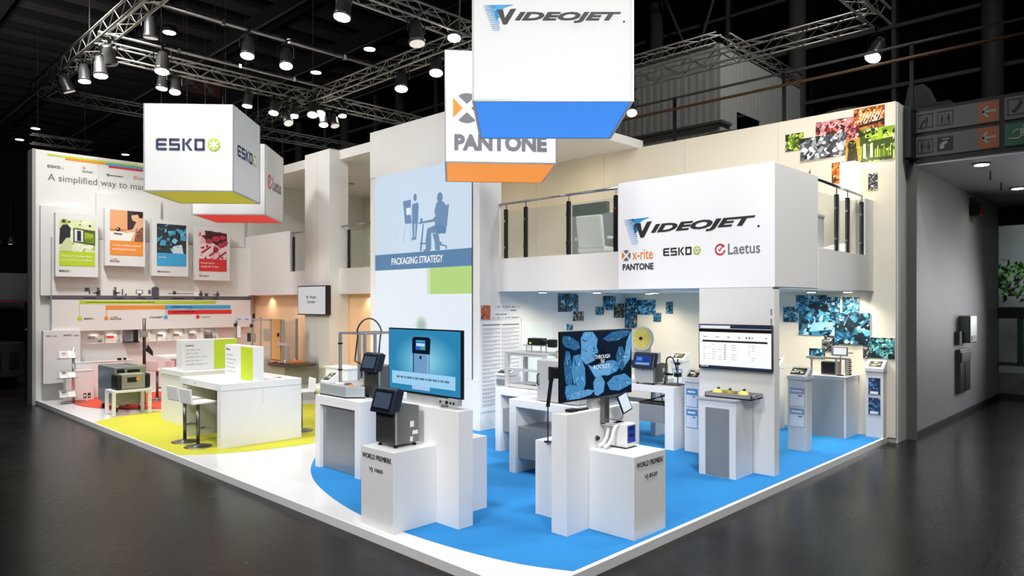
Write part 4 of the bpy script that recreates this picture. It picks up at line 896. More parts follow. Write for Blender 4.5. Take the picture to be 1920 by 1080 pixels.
def person_x(q, f, a, b, w, h, o):
    rect(q, f, a, b, a + w, b + h, o, '#c8862e', .0003); circ(q, f, a + .45 * w, b + .8 * h, .32 * w, o + .0004, '#241c10', 14, .0003, ry=.18 * h); poly(q, f, [(a + .2 * w, b + .7 * h), (a + .8 * w, b + .7 * h), (a + .95 * w, b), (a, b)], o + .0005, '#2c2814')
def machine_x(q, f, a, b, w, h, o):
    rect(q, f, a + .25 * w, b + .35 * h, a + .75 * w, b + .75 * h, o, '#1c2c50', .0003); rect(q, f, a + .35 * w, b + .48 * h, a + .6 * w, b + .65 * h, o + .0004, '#9ac8f0', .0003)
def diamond_x(q, f, a, b, w, h, o):
    poly(q, f, [(a + .28 * w, b + .60 * h), (a + .40 * w, b + .90 * h), (a + .62 * w, b + .62 * h), (a + .46 * w, b + .36 * h)], o, '#101c26')
    poly(q, f, [(a + .28 * w, b + .60 * h), (a + .40 * w, b + .90 * h), (a + .42 * w, b + .92 * h), (a + .26 * w, b + .6 * h)], o + .0004, '#b8d0dc')
def bottle_x(q, f, a, b, w, h, o):
    for x, y, s, c in ((.75, .85, .16, '#0a1418'), (.18, .42, .12, '#0c1c26'), (.3, .16, .10, '#0c1c26')): circ(q, f, a + x * w, b + y * h, s * w, o, c, 12, .0003, ry=s * w * .6)
    poly(q, f, [(a + .3 * w, b + .1 * h), (a + .95 * w, b + .2 * h), (a + .9 * w, b + .42 * h), (a + .4 * w, b + .4 * h)], o, '#8fc4dc')
up = [('small green picture at the left end of the upper collage', 1.759, 1.416, 5.238, 5.554, 'green', 0, None),
 ('faded red picture of metal cans high in the upper collage', 1.195, .538, 5.356, 5.683, 'red', .0, None),
 ('black-and-white picture of a press in the upper collage', 1.474, .657, 5.015, 5.431, 'grey', .006, None),
 ('orange picture of a keyboard at the top of the upper collage', .538, .037, 5.427, 5.826 - .03, 'orange', .004, piano_x),
 ('small pink picture under the orange keyboard picture', .657, .446, 5.264, 5.515, 'red', .010, None),
 ('large green picture of a workstation above the glowing lamp', .446, -.12, 4.849, 5.416, 'green', .008, green_x),
 ('orange picture of gears left of the glowing lamp', .915, .485, 4.542, 4.907, 'orange', .0, None),
 ('small grey picture low to the right of the glowing lamp', .303, .15, 4.349, 4.636, 'grey', 0, None),
 ('dark narrow picture of a person seen from behind, upper collage', .671, .433, 4.706, 5.278, 'green', .014, person_x)]
for i, (lb, y0, y1, z0, z1, pal, lift, ex) in enumerate(up): picture(lb, F9, 10 - y0, 10 - y1, z0, z1, pal, 40 + i, lift, extra=ex)
low = [('leftmost narrow blue picture beside the pillar, lower collage', 1.801, 1.521, 2.033, 2.32, 'blue', 0, None),
 ('pale blue picture at the top left of the lower collage', 1.562, .998, 2.258, 2.534, 'blue', .002, None),
 ('large blue picture of bottles in the lower collage', 1.506, .86, 1.802, 2.374, 'blue', .008, bottle_x),
 ('small picture of a lit control screen in the lower collage', .998, .765, 2.218, 2.497, 'blue', .010, machine_x),
 ('blue picture of shelves in the top row of the lower collage', .732, .451, 2.216, 2.495, 'blue', 0, None),
 ('large blue picture of a dark diamond shape in the lower collage', .86, .27, 1.655, 2.213, 'blue', .012, diamond_x),
 ('dark monochrome picture below the bottle picture', 1.087, .806, 1.519, 1.827, 'dark', .004, None),
 ('small blue picture alone above the grey counter', 1.317, 1.031, 1.372, 1.56, 'blue', 0, None),
 ('small dark picture left of the teal warehouse picture', .386, .265, 1.43, 1.659, 'dark', .006, None),
 ('wide teal warehouse picture at the right end of the lower collage', .265, -.12, 1.435, 1.793, 'teal', .002, None)]
for i, (lb, y0, y1, z0, z1, pal, lift, ex) in enumerate(low): picture(lb, F9, 10 - y0, 10 - y1, z0, z1, pal, 70 + i, lift, extra=ex)
mid = [('blue picture just right of the wall corner, top row', 5.40, 5.074, 2.253, 2.5, 'blue', 0), ('wide dark blue picture right of the wall corner', 5.074, 4.602, 2.131, 2.451, 'blue', .004),
 ('blue picture with red and green lights at the wall corner', 5.40, 5.074, 1.829, 2.253, 'blue', .006), ('small upright blue picture farthest right on the cream wall behind', 4.35, 4.176, 2.157, 2.415, 'blue', 0), ('small square dark picture right of the corner group', 4.661, 4.469, 1.981, 2.173, 'blue', 0)]
def lights_x(q, f, a, b, w, h, o):
    for k, c in enumerate(('#d83a2a', '#e8a030', '#3ab060')): rect(q, f, a + .75 * w, b + (.42 - k * .12) * h, a + .95 * w, b + (.52 - k * .12) * h, o, c, .0003)
for i, (lb, y0, y1, z0, z1, pal, lift) in enumerate(mid): picture(lb, F9, 10 - y0, 10 - y1, z0, z1, pal, 90 + i, lift, extra=lights_x if i == 2 else None)
F5 = FY(5.43, 0)
lft = [('tall blue picture high on the storage wall right of the white door', 6.72, 7.369, 2.208, 2.58, 'blue', 0), ('small grey picture of bolts below the tall blue one', 7.188, 7.544, 2.015, 2.215, 'dark', .004), ('tiny blue picture above the crystal television', 6.988, 7.188, 1.83, 1.958, 'blue', 0),
 ('small blue picture left of the corner group on the storage wall', 7.947, 8.251, 2.129, 2.308, 'blue', .004), ('blue picture of tubes on the storage wall near the corner', 8.216, 8.683, 2.231, 2.54, 'blue', 0), ('dark picture of pellets on the storage wall at the corner', 8.605, 8.998, 2.059, 2.376, 'dark', .006)]
for i, (lb, x0, x1, z0, z1, pal, lift) in enumerate(lft): picture(lb, F5, x0, x1, z0, z1, pal, 110 + i, lift)

# price list panel and door
pn = thing('fine_print_board', 'tall white panel with two columns of fine print, right of the picture tower', 'panel', (5.1, 5.42, .4))
board(F5, 4.60, .42, 1.05, 1.63, .012, pn, 'board', WHITE)
tb = thing('list_header', 'patterned header strip of small pictures above the fine-print panel', 'panel', (5.1, 5.42, 2.08))
board(F5, 4.58, 2.085, 1.06, .27, .014, tb, 'board', WHITE)
q = MB(); busy(F5, 4.58, 2.09, .24, .26, ['#c0642a', '#2a5a8a', '#d8d0c0', '#5a4a48', '#7aa0c0', '#b04038'], 31, 30, .015, q)
R = random.Random(3)
for k in range(26):
    a = 4.86 + k * .029; 
    for bz in (2.10, 2.30): rect(q, F5, a, bz + .01 * R.random(), a + .02, bz + .03, .016, R.choice(['#8a8888', '#c8c6c6', '#5c5a5a', '#e4e2e2']), .0004)
rect(q, F5, 4.95, 2.17, 5.25, 2.19, .016, '#8c8c8c', .0004); rect(q, F5, 5.35, 2.24, 5.50, 2.26, .016, '#6c6c6c', .0004); q.build('print', PRINTF, tb)
for r in range(21):
    for c0 in (4.62, 5.12):
        q = MB(); z = 2.0 - r * .072; rect(q, F5, c0, z - .022, c0 + .46, z, .013); q.build('row_rule', LINK if r else GINK, pn)
        if r: textlines(F5, c0, z - .032, .40, 1, .02, .014, LINK, pn, r * 7 + int(c0 * 10), 'row_text', .013)
dr = struct(MB().box(5.70, 5.40, .09, 6.52, 5.43, 2.03).build('door_1', mat('door_pale_green_white', (.90, .93, .91), .4, nscale=3, namp=.01)))
MB().box(5.64, 5.405, .09, 5.70, 5.43, 2.09).build('frame', WALLW, dr); MB().box(6.52, 5.405, .09, 6.58, 5.43, 2.09).build('frame', WALLW, dr); MB().box(5.70, 5.405, 2.03, 6.52, 5.43, 2.09).build('frame', WALLW, dr)
MB().cyl((5.78, 5.34, 1.62), (5.78, 5.40, 1.62), .012, 8).build('handle', CHROME, dr); MB().box(5.77, 5.33, 1.61, 5.88, 5.35, 1.63).build('lever', CHROME, dr)

# under-deck downlights
pts = [(5.5, 4.75), (6.4, 4.2), (7.4, 3.6), (8.3, 4.3), (8.4, 2.6), (7.2, 1.6), (8.3, 1.0), (8.75, .55)]  # first one added to whiten the wall around the fine-print board
nm = ['right beside the fine-print board', 'above the grey cabinet', 'over the spool wall', 'in the inner corner', 'over the far brochure stands', 'behind the pillar', 'over the grey counter', 'by the deck edge at the right']
for (x, y), s in zip(pts, nm):
    t = thing('downlight', 'round warm downlight under the deck ' + s, 'ceiling light', (x, y, 2.6), 0, 'downlights under the deck')
    MB().cyl((x, y, 2.575), (x, y, 2.60), .09, 16).build('rim', CHROME, t, smooth=True); MB().cyl((x, y, 2.57), (x, y, 2.576), .07, 16).build('diffuser', DOWNL, t)
    spot_light('bulb', (x, y, 2.56), (x + .2, y + .25, 0), 150, 60 if x < 6 else 100, (1, .90, .74), .06)
for (x, y) in [(4.9, 14.6), (4.9, 12.9), (4.95, 9.9)]:
    spot_light('peach_wall_spot', (5.16, y, 2.58), (5.30, y, 1.2), 130, 15, (1, .80, .56), .05)
for (x, y, e) in [(7.6, 6.4, 60), (7.4, 8.6, 45), (7.0, 11.0, 45), (7.2, 13.6, 45)]:
    t = thing('spot_fitting', 'warm recessed roof spot over the upper room at depth %s' % {6.4: 'nearest', 8.6: 'second', 11.0: 'third', 13.6: 'farthest'}[y], 'ceiling light', (x, y, 5.8))
    MB().cyl((x, y, 5.80), (x, y, 5.83), .09, 14).build('rim', CHROME, t); spot_light('bulb', (x, y, 5.78), (8.9, y - .5, 3.2), 150, e, (1, .82, .55), .08)
for y in (1.0, 2.6, 4.2): spot_light('wallwash', (6.6, y, 7.6), (9.0, y, 4.6), 80, 85, (1, .93, .80), .08)

# ================================================================== HANGING CUBES
def cube(lb, corner, yaw, colm, kind, emit_m, size=1.5, h=1.5):
    """corner: lower front-left corner ; the front faces the visitor side (-forward)"""
    a = math.atan2(rt.y, rt.x) + yaw
    t = thing('hanging_cube', lb, 'light box', corner, a, 'hanging logo cubes'); M = TM(t); s = size
    MB(M).box(.01, .01, .01, s - .01, s - .01, h - .01).build('core', WHITE, t)
    pa = MB(M).box(0, -.0, 0.015, s, .01, h).build('side_panel', emit_m, t); MB(M).box(0, s - .01, .015, s, s, h).build('side_panel', emit_m, t)
    MB(M).box(-.0, .01, .015, .01, s - .01, h).build('side_panel', emit_m, t); pb = MB(M).box(s - .01, .01, .015, s, s - .01, h).build('side_panel', emit_m, t)
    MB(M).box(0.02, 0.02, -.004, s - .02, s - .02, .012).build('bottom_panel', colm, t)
    for (x0, y0, x1, y1) in ((0, -.008, s, .016), (0, s - .016, s, s + .008), (-.008, 0, .016, s), (s - .016, 0, s + .008, s)):
        MB(M).box(x0, y0, -.008, x1, y1, .012).build('frame_rail', ALU, t)
    for x, y in ((0, 0), (s, 0), (0, s), (s, s)): MB(M).box(x - .008, y - .008, 0, x + .008, y + .008, h).build('frame_post', ALU, t)
    for x, y in ((.2, .2), (s - .2, .2), (.2, s - .2), (s - .2, s - .2)): MB(M).cyl((x, y, h), (x, y, 15.2 - corner[2]), .004, 5).build('suspension_wire', BLACK, t)
    R3 = M.to_3x3(); o = M @ Vector((0, -.001, 0)); fr = FR(o, R3 @ Vector((1, 0, 0)), (0, 0, 1))
    fr2 = FR(M @ Vector((s + .001, 0, 0)), R3 @ Vector((0, 1, 0)), (0, 0, 1))
    if kind == 'videojet': videojet(fr, .09, .655, 1.34, pa)
    if kind == 'pantone':
        petals(fr, .29, .73, .20, pa); txt('x-rite', fr, .62, .58, .75, .32, OINK, pa, .004); txt('PANTONE', fr, .12, .16, 1.25, .22, GINK, pa, .05)
    if kind == 'esko': esko(fr, .20, .70, 1.08, pa); esko(fr2, .22, .66, 1.08, pb)
    if kind == 'laetus': laetus(fr2, .20, .62, 1.1, pb, 1.15); laetus(fr, .20, .62, 1.1, pa)
    return t
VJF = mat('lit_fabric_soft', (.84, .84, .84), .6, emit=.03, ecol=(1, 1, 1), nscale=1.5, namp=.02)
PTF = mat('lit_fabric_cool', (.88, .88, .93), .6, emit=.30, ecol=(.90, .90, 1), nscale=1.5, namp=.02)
ESF = mat('white_fabric', (.88, .88, .88), .7, nscale=1.5, namp=.02)
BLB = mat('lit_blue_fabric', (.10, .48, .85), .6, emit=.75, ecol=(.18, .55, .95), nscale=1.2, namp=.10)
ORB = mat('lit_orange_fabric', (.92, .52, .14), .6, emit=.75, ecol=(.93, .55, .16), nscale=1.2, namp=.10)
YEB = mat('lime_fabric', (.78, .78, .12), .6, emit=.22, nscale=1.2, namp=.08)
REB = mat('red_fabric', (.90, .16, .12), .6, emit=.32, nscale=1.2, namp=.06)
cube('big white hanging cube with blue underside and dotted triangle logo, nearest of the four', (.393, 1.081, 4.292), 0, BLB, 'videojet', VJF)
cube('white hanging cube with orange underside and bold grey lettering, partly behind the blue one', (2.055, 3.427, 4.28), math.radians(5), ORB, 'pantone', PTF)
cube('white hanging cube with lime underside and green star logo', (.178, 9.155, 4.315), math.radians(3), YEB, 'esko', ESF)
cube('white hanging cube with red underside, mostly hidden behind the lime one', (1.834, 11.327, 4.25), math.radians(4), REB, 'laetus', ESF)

# ================================================================== TRUSSES
BR = {}
def truss(lb, p0, p1, w=.30, group=None, top=True, rz=0):
    p0 = Vector(p0); p1 = Vector(p1); L = (p1 - p0).length; a = math.atan2(p1.y - p0.y, p1.x - p0.x)
    t = thing('lighting_truss', lb, 'truss', p0, a, group or 'lattice trusses'); M = TM(t); h = w / 2
    for y in (-h, h):
        for z in (-h, h): MB(M).cyl((0, y, z), (L, y, z), .025, 8).build('chord', TRUSSM, t, smooth=True)
    if 'd' not in BR:
        for key, (A, B) in {'d': ((0, -1, 0), (.36, 1, 0)), 'u': ((0, 1, 0), (.36, -1, 0))}.items():
            q = MB(); q.cyl((0, -.15 if key == 'd' else .15, 0), (.36, .15 if key == 'd' else -.15, 0), .010, 5)
            o = q.build('lacing_bar', TRUSSM); BR[key] = o.data; bpy.data.objects.remove(o)
    n = int(L / .36); cnt = 0
    for side, rot, off in (('top', 0, (0, 0, h)), ('bottom', 0, (0, 0, -h)), ('left', PI / 2, (0, h, 0)), ('right', PI / 2, (0, -h, 0))):
        for i in range(n):
            if side == 'top' and L > 14: continue
            o = bpy.data.objects.new('lacing_bar', BR['d' if i % 2 == 0 else 'u']); COL.objects.link(o); o.parent = t
            o.location = (i * .36, off[1], off[2]); o.rotation_euler = (rot, 0, 0); cnt += 1
    return t
TZ = 8.0
truss('left side truss of the lighting rig running from far corner towards the camera', (.53, 1.0, TZ), (.53, 18.3, TZ))
truss('far left end truss of the rig passing behind the lime cube', (.70, 18.3, TZ), (5.8, 18.3, TZ))
truss('far truss of the rig right of the lime cube, low behind the white column', (6.15, 18.3, TZ), (12.4, 18.3, TZ))
truss('cross truss of the rig above the lime cube, left bay', (.70, 13.6, TZ), (5.8, 13.6, TZ))
truss('cross truss continuing right behind the middle junction', (6.15, 13.6, TZ), (10.6, 13.6, TZ))
truss('middle truss of the rig rising from the junction to the blue cube', (5.97, 6.0, TZ), (5.97, 18.1, TZ))
truss('cross truss at the top of the frame left of the blue cube', (.70, 7.02, TZ), (5.8, 7.02, TZ))
truss('cross truss hidden mostly behind the blue cube', (6.15, 7.02, TZ), (10.6, 7.02, TZ))
truss('right side truss of the rig above the upper picture wall', (10.8, .8, TZ), (10.8, 13.4, TZ))
truss('front truss of the rig crossing the top right corner', (6.0, .65, TZ), (10.95, .65, TZ))
td = truss('distant dim truss above the left graphics wall', (1.6, 24.2, 7.9), (3.4, 24.2, 8.1))
for x in (1.8, 3.2): MB().cyl((x, 24.2, 8.1), (x, 24.2, 15.8), .01, 5).build('suspension_wire', HALLG, td)
truss('distant truss on top of the draped booth, long side', (14.1, 5.8, 9.79), (14.1, 13.8, 9.79))
truss('distant truss on top of the draped booth, short side', (14.3, 5.72, 9.79), (19.4, 5.72, 9.79))
for lb, y, z in (('upper thin lighting pipe slung between the left and middle trusses', 10.2, 8.0), ('lower thin lighting pipe slung between the left and middle trusses', 12.5, 8.0)):
    t = thing('lighting_pipe', lb, 'pipe', (.5, y, z)); MB().cyl((.4, y, z), (6.1, y, z), .03, 8).build('tube', TRUSSM, t, smooth=True)
    MB().tube([(.5 + 5.5 * k / 40, y + .04 * math.sin(k * 1.7), z + .06 + .015 * math.cos(k * 2.3)) for k in range(41)], .012, 5).build('cable', BLACK, t)
    for x in (.6, 2.0, 3.4, 4.8): MB().box(x - .03, y - .04, z - .04, x + .03, y + .04, z + .06).build('clamp', CHROME, t)
for x in (.53, 5.97):
    for y in (7.02, 13.6):
        t = thing('hoist_cable', {(.53, 7.02): 'thin hoist cable at the left end of the top truss', (.53, 13.6): 'thin hoist cable over the left bay corner of the rig', (5.97, 7.02): 'thin hoist cable near the blue cube', (5.97, 13.6): 'thin hoist cable rising from the middle junction'}[(x, y)], 'cable', (x, y, 8.2))
        MB().cyl((x, y, 8.15), (x, y, 15), .012, 5).build('wire', HALLG, t); MB().box(x - .04, y - .04, 8.12, x + .04, y + .04, 8.3).build('hook_block', BLACK, t)

# ================================================================== STAGE SPOTLIGHTS
LAMPP = {}
def lamp(lb, loc, target, on=True, big=1.0, power=0, top=TZ - .20, angle=60):
    loc = Vector(loc); t = thing('stage_spotlight', lb, 'spotlight', loc, 0, 'stage spotlights of the lighting rig')
    bar = 'x' if abs(loc.x - .53) < .05 or abs(loc.x - 5.97) < .05 or loc.x > 10 else 'y'
    if on and power < 500 and loc.x < 10: target = (target[0] * .35 + (loc.x - 1.3) * .65, target[1] * .35 + (loc.y - 1.6) * .65, 0)
    d = (Vector(target) - loc).normalized(); s = big
    if 'body' not in LAMPP:
        R0 = {}
        T0 = MB(); T0.lathe([(.05, -.20), (.085, -.18), (.09, -.10), (.11, -.08), (.115, .12), (.13, .14), (.13, .19), (.12, .19)], n=18)
        for nm, q, m in (('housing', T0, mat('lamp_housing', (.42, .42, .42), .35, .75)), ('lens_on', MB().cyl((0, 0, .185), (0, 0, .20), .118, 18), LENS), ('lens_off', MB().cyl((0, 0, .185), (0, 0, .20), .118, 18), LENSD)):
            o = q.build(nm, m, None, smooth=(nm == 'housing')); LAMPP[nm] = o.data; bpy.data.objects.remove(o)
        LAMPP['body'] = 1
    rot = d.to_track_quat('Z', 'Y').to_euler()
    for nm, key in (('housing', 'housing'), ('lens', 'lens_on' if on else 'lens_off')):
        o = bpy.data.objects.new(nm, LAMPP[key]); COL.objects.link(o); o.parent = t; o.rotation_euler = rot; o.scale = (s, s, s)
    side = d.cross(Vector((0, 0, 1))); side = side.normalized() if side.length > .01 else Vector((1, 0, 0))
    w = .15 * s; tp = loc + Vector((0, 0, .24 * s))
    q = MB(); q.tube([loc + side * w, loc + side * w + Vector((0, 0, .20 * s)), tp + side * w * .5, tp - side * w * .5, loc - side * w + Vector((0, 0, .20 * s)), loc - side * w], .012, 6); q.build('yoke', BLACK, t)
    q = MB(); q.cyl(tp, (tp.x, tp.y, max(top, tp.z + .05)), .014, 6); q.box(tp.x - .03, tp.y - .03, max(top, tp.z + .05) - .05, tp.x + .03, tp.y + .03, max(top, tp.z + .05) + .02); q.box(tp.x - (.17 if bar == 'x' else .02), tp.y - (.17 if bar == 'y' else .02), max(top, tp.z + .05), tp.x + (.17 if bar == 'x' else .02), tp.y + (.17 if bar == 'y' else .02), max(top, tp.z + .05) + .025); q.build('clamp', BLACK, t)
    if power: spot_light('bulb', loc + d * .26 * s, target, angle, power * .22, (1, .975, .94), .10, .8, t).parent = None
    return t
LP_ = [
 ('brightest spotlight under the left truss corner', (.53, 12.84, 7.39), (3.0, 12.8, 1), True, 1.1, 420),
 ('dim spotlight just left of the bright one on the left truss', (.53, 13.99, 7.51), (3.2, 14.5, 1), True, 1.0, 300),
 ('unlit spotlight directly right of the bright one at the left truss corner', (.53, 12.24, 7.49), (2.5, 15, 3), False, 1.0, 0),
 ('unlit spotlight farthest left on the left truss', (.53, 15.5, 7.62), (2.5, 15.7, 3), False, 1.1, 0),
 ('left one of the bright spotlight pair above the lime cube', (2.05, 13.6, 7.60), (1.9, 15.7, 4.0), True, 1.0, 260),
 ('right one of the bright spotlight pair above the lime cube', (2.33, 13.6, 7.56), (2.6, 11.0, 1.0), True, 1.0, 260),
 ('spotlight on the cross truss right above the lime cube corner', (4.12, 13.6, 7.6), (4.2, 15.6, 3.2), True, 1.0, 300),
 ('spotlight on the cross truss left of the middle junction', (4.84, 13.6, 7.55), (2.8, 12, 1), True, 1.0, 260),
 ('grey spotlight in shadow below the middle junction, left', (5.15, 13.5, 7.30), (5.0, 11, 3), False, 1.0, 0),
 ('small spotlight under the middle junction, second from left', (5.42, 13.6, 7.56), (4.0, 12, 1), True, .9, 160),
 ('blazing spotlight at the middle junction, lower one', (5.85, 13.4, 7.66), (3.0, 9, 1), True, 1.1, 360),
 ('blazing spotlight at the middle junction, upper one', (6.2, 13.6, 7.80), (3.5, 8.5, 1), True, 1.1, 300),
 ('spotlight hanging low just right of the middle junction', (6.29, 13.6, 7.50), (6.5, 10.5, 3), True, 1.0, 200),
 ('unlit spotlight right of the low hanging one at the junction', (6.62, 13.6, 7.53), (6.8, 12, 3), False, 1.0, 0),
 ('spotlight on the truss right of the middle junction', (6.9, 13.6, 7.85), (7.2, 11.5, 2), True, .9, 160),
 ('large half-hidden spotlight under the upper pipe at top left', (1.42, 12.5, 7.98 + .4), (1.6, 13, 5), False, 1.2, 0),
 ('large tilted spotlight hanging from the lower pipe at top left', (1.66, 12.5, 7.68), (1.2, 11.5, 4.5), True, 1.2, 150),
 ('bright spotlight hanging from the upper pipe, left of centre', (2.52, 10.2, 7.66), (1.6, 9.8, 2.2), True, 1.1, 420),
 ('spotlight hanging from the upper pipe, second from the left', (3.36, 10.2, 7.65), (3.2, 7.5, 1), True, 1.1, 380),
 ('spotlight at the very top edge of the frame, left of centre', (2.77, 7.02, 7.65), (1.0, 9.1, 4.8), True, 1.2, 300),
 ('large unlit spotlight below the top truss', (4.38, 7.02, 7.62), (4.2, 6, 2), False, 1.25, 0),
 ('glowing spotlight on the top truss beside the blue cube', (5.36, 7.02, 7.95), (3.0, 5.5, 1.0), True, 1.1, 420),
 ('shielded spotlight half way along the middle truss', (5.97, 9.60, 7.62), (4.6, 8.2, 2.5), True, 1.2, 260),
 ('bright spotlight on the middle truss above the orange cube', (5.97, 8.33, 7.70), (4.0, 6.5, 1.0), True, 1.2, 380),
 ('spotlight hanging from the right truss above the picture wall', (10.8, .70, 7.38), (9.2, 1.2, 4.8), True, 1.2, 420),
 ('small spotlight just below the blue cube underside, right', (10.8, 6.45, 7.32), (9, 5, 4), True, 1.0, 200)]
for lb, loc, tg, on, big, pw in LP_: lamp(lb, loc, tg, on, big, pw, top=7.97 if abs(loc[1] - 10.2) < .1 or abs(loc[1] - 12.5) < .1 else TZ - .20)

# ================================================================== PREMIERE KIOSKS
def kiosk(lb, M, words, key):
    """local frame: panel runs along +Y from 0 to 1.26 at x 0..0.20 ; front pedestal at -x"""
    t = thing('display_kiosk', lb, 'kiosk', M @ Vector((0, .63, .09)));
    MB(M).box(0, 0, .09, .20, 1.26, 1.29).build('upright_panel', WHITE, t, .003)
    MB(M).box(-.55, .355, .09, -.001, .915, .90).build('front_plinth', WHITE, t, .003); MB(M).box(.201, .355, .09, .74, .915, .90).build('rear_plinth', WHITE, t, .003)
    R3 = M.to_3x3(); 
    return t
M1 = Matrix.Translation((.66, 1.585, 0))                      # panel along +y, pedestal toward -x
k1 = kiosk('white cross-shaped kiosk nearest the left platform edge, with printer and blue television', M1, '', 1)
f = FR((.109, 2.50, 0), (0, -1, 0), (0, 0, 1))
txt('WORLD PREMIERE', f, .03, .79, .50, .05, INK, k1, .0); txt('VJ 1860', f, .15, .655, .24, .05, INK, k1, 0.)
M2 = Matrix(((0, 1, 0, 1.26), (1, 0, 0, .66), (0, 0, 1, 0), (0, 0, 0, 1)))   # swap: local x -> world y, local y -> world x
k2 = kiosk('white cross-shaped kiosk on the blue carpet with the blue crystal television', M2, '', 2)
f = FR((1.61, .109, 0), (1, 0, 0), (0, 0, 1))
txt('WORLD PREMIERE', f, .04, .79, .47, .05, INK, k2, .0); txt('VJ 8520', f, .18, .655, .22, .05, INK, k2, .0)

# televisions on the kiosks
def draw_printer(q, f, a, b, w, h):
    X = lambda u: a + u * w; Z = lambda v: b + v * h
    rect(q, f, a, b, a + w, b + h, .001, '#2f86b4', .0003)
    for k in range(12):
        s = .475 - k * .036; ccol = [47 + k * 9, 134 + k * 7, 180 + k * 4.5]
        poly(q, f, [(X(.52 + s * 1.0 * math.cos(j * PI / 12)), Z(.5 + s * 1.0 * math.sin(j * PI / 12))) for j in range(24)], .0014 + k * .0002, tuple(min(255, c) / 255 for c in ccol), .0001)
    poly(q, f, [(X(.36), Z(.30)), (X(.60), Z(.30)), (X(.60), Z(.62)), (X(.36), Z(.62))], .0045, '#6f9cc8', .0003); rect(q, f, X(.36), Z(.30), X(.375), Z(.62), .005, '#2a4260', .0003); rect(q, f, X(.56), Z(.30), X(.58), Z(.62), .005, '#8fb4d8', .0003)
    poly(q, f, [(X(.35), Z(.62)), (X(.60), Z(.62)), (X(.61), Z(.86)), (X(.58), Z(.89)), (X(.38), Z(.89)), (X(.35), Z(.86))], .005, '#0e1626', .0003)
    rect(q, f, X(.40), Z(.68), X(.54), Z(.84), .0056, '#2c5fd0', .0003); rect(q, f, X(.41), Z(.74), X(.53), Z(.79), .006, '#b8dcf4', .0003); rect(q, f, X(.47), Z(.69), X(.535), Z(.735), .006, '#3fae5c', .0003); rect(q, f, X(.41), Z(.81), X(.53), Z(.835), .006, '#3fae8c', .0003)
    circ(q, f, X(.47), Z(.56), .02, .0056, '#10203a', 10, .0003)
    rect(q, f, X(.05), Z(.10), X(.94), Z(.31), .0066, '#9fd2f2', .0003); rect(q, f, X(.35), Z(.04), X(.60), Z(.11), .0066, '#a8c8ee', .0003)
    R = random.Random(9); u = .12
    while u < .86: wd = .02 + R.random() * .06; rect(q, f, X(u), Z(.20), X(u + wd), Z(.235), .007, '#5f7f96', .0003); u += wd + .012
def draw_crystal(q, f, a, b, w, h):
    R = random.Random(12); X = lambda u: a + min(1, max(0, u)) * w; Z = lambda v: b + min(1, max(0, v)) * h
    rect(q, f, a, b, a + w, b + h, .001, '#081a30', .0003); cols = ['#3f7fb4', '#5f9fd0', '#86bce2', '#2c628f', '#4a8cc0', '#1c4468', '#b6d8ee', '#0a1422']
    shards = [(.10, .85, .26, .14, -.6), (.36, .85, .20, .40, .1), (.78, .92, .34, .13, .25), (.08, .45, .10, .5, .05), (.22, .38, .15, .55, .12), (.36, .68, .20, .32, -.1), (.62, .42, .34, .2, .05), (.84, .55, .13, .36, .1), (.5, .15, .14, .3, 0), (.82, .16, .34, .22, .15), (.12, .1, .14, .26, .3), (.96, .7, .1, .5, -.2), (.25, .06, .3, .1, .1)]
    k = 0
    for cx, cy, sw, sh, rot in shards:
        base = R.choice(cols[:5]); pts = []
        for j in range(7):
            t = j * 2 * PI / 7 + R.random() * .3; x = 1.12 * sw / 2 * math.cos(t) * (1 + R.random() * .25); y = 1.08 * sh / 2 * math.sin(t) * (1 + R.random() * .2)
            pts.append((cx + x * math.cos(rot) - y * math.sin(rot), cy + x * math.sin(rot) + y * math.cos(rot)))
        poly(q, f, [(X(x), Z(y)) for x, y in pts], .0014 + k * .0002, base, .0001); k += 1
        for m in range(22):
            i0 = R.randrange(7); p, r = pts[i0], pts[(i0 + R.choice([1, 2, 3])) % 7]; s = .15 + R.random() * .7
            w1 = .12 + R.random() * .25; tri = [(cx + (p[0] - cx) * s, cy + (p[1] - cy) * s), (p[0] * .9 + cx * .1, p[1] * .9 + cy * .1), (cx + (p[0] * (1 - w1) + r[0] * w1 - cx) * s * 1.2, cy + (p[1] * (1 - w1) + r[1] * w1 - cy) * s * 1.2)]
            poly(q, f, [(X(x), Z(y)) for x, y in tri], .0044 + m * .0001, R.choice(cols), .0001)
    circ(q, f, X(.56), Z(.64), .06, .0066, '#0a101c', 9, .0002); rect(q, f, X(.44), Z(.50), X(.60), Z(.66), .0066, '#0c1424', .0002)
    poly(q, f, [(X(.34), Z(.50)), (X(.52), Z(.40)), (X(.72), Z(.48)), (X(.66), Z(.32)), (X(.44), Z(.30))], .0066, '#6aa8d8', .0002)
    for s, u0, u1, v in (('THROUGH', .44, .66, .575), ('THE', .52, .58, .50), ('ROCKET', .42, .66, .42)): txt(s, f, X(u0), Z(v), (u1 - u0) * w, .042, None, None, .01, n=.008, mb=q, col='#e4f0fa', th=.0005)
f = FX(.72, 2.857); tv1 = tv('television showing a printer on a light blue background, on the left kiosk', f, 0, 1.40, 1.25, 2.112, (.76, 2.2, 1.4), draw_printer, .04, .014)
MB().box(.74, 1.95, 1.28, .84, 2.55, 1.55).build('wall_bracket', LBRUSH, tv1, .004)
f = FY(.70, 1.222); tv2 = tv('television showing blue crystals and white words, on the middle kiosk', f, 0, 1.405, 1.21, 2.11, (1.85, .75, 1.4), draw_crystal, .04, .014)
MB().box(1.75, .72, 1.28, 1.95, .80, 1.60).build('wall_bracket', LBRUSH, tv2, .004)
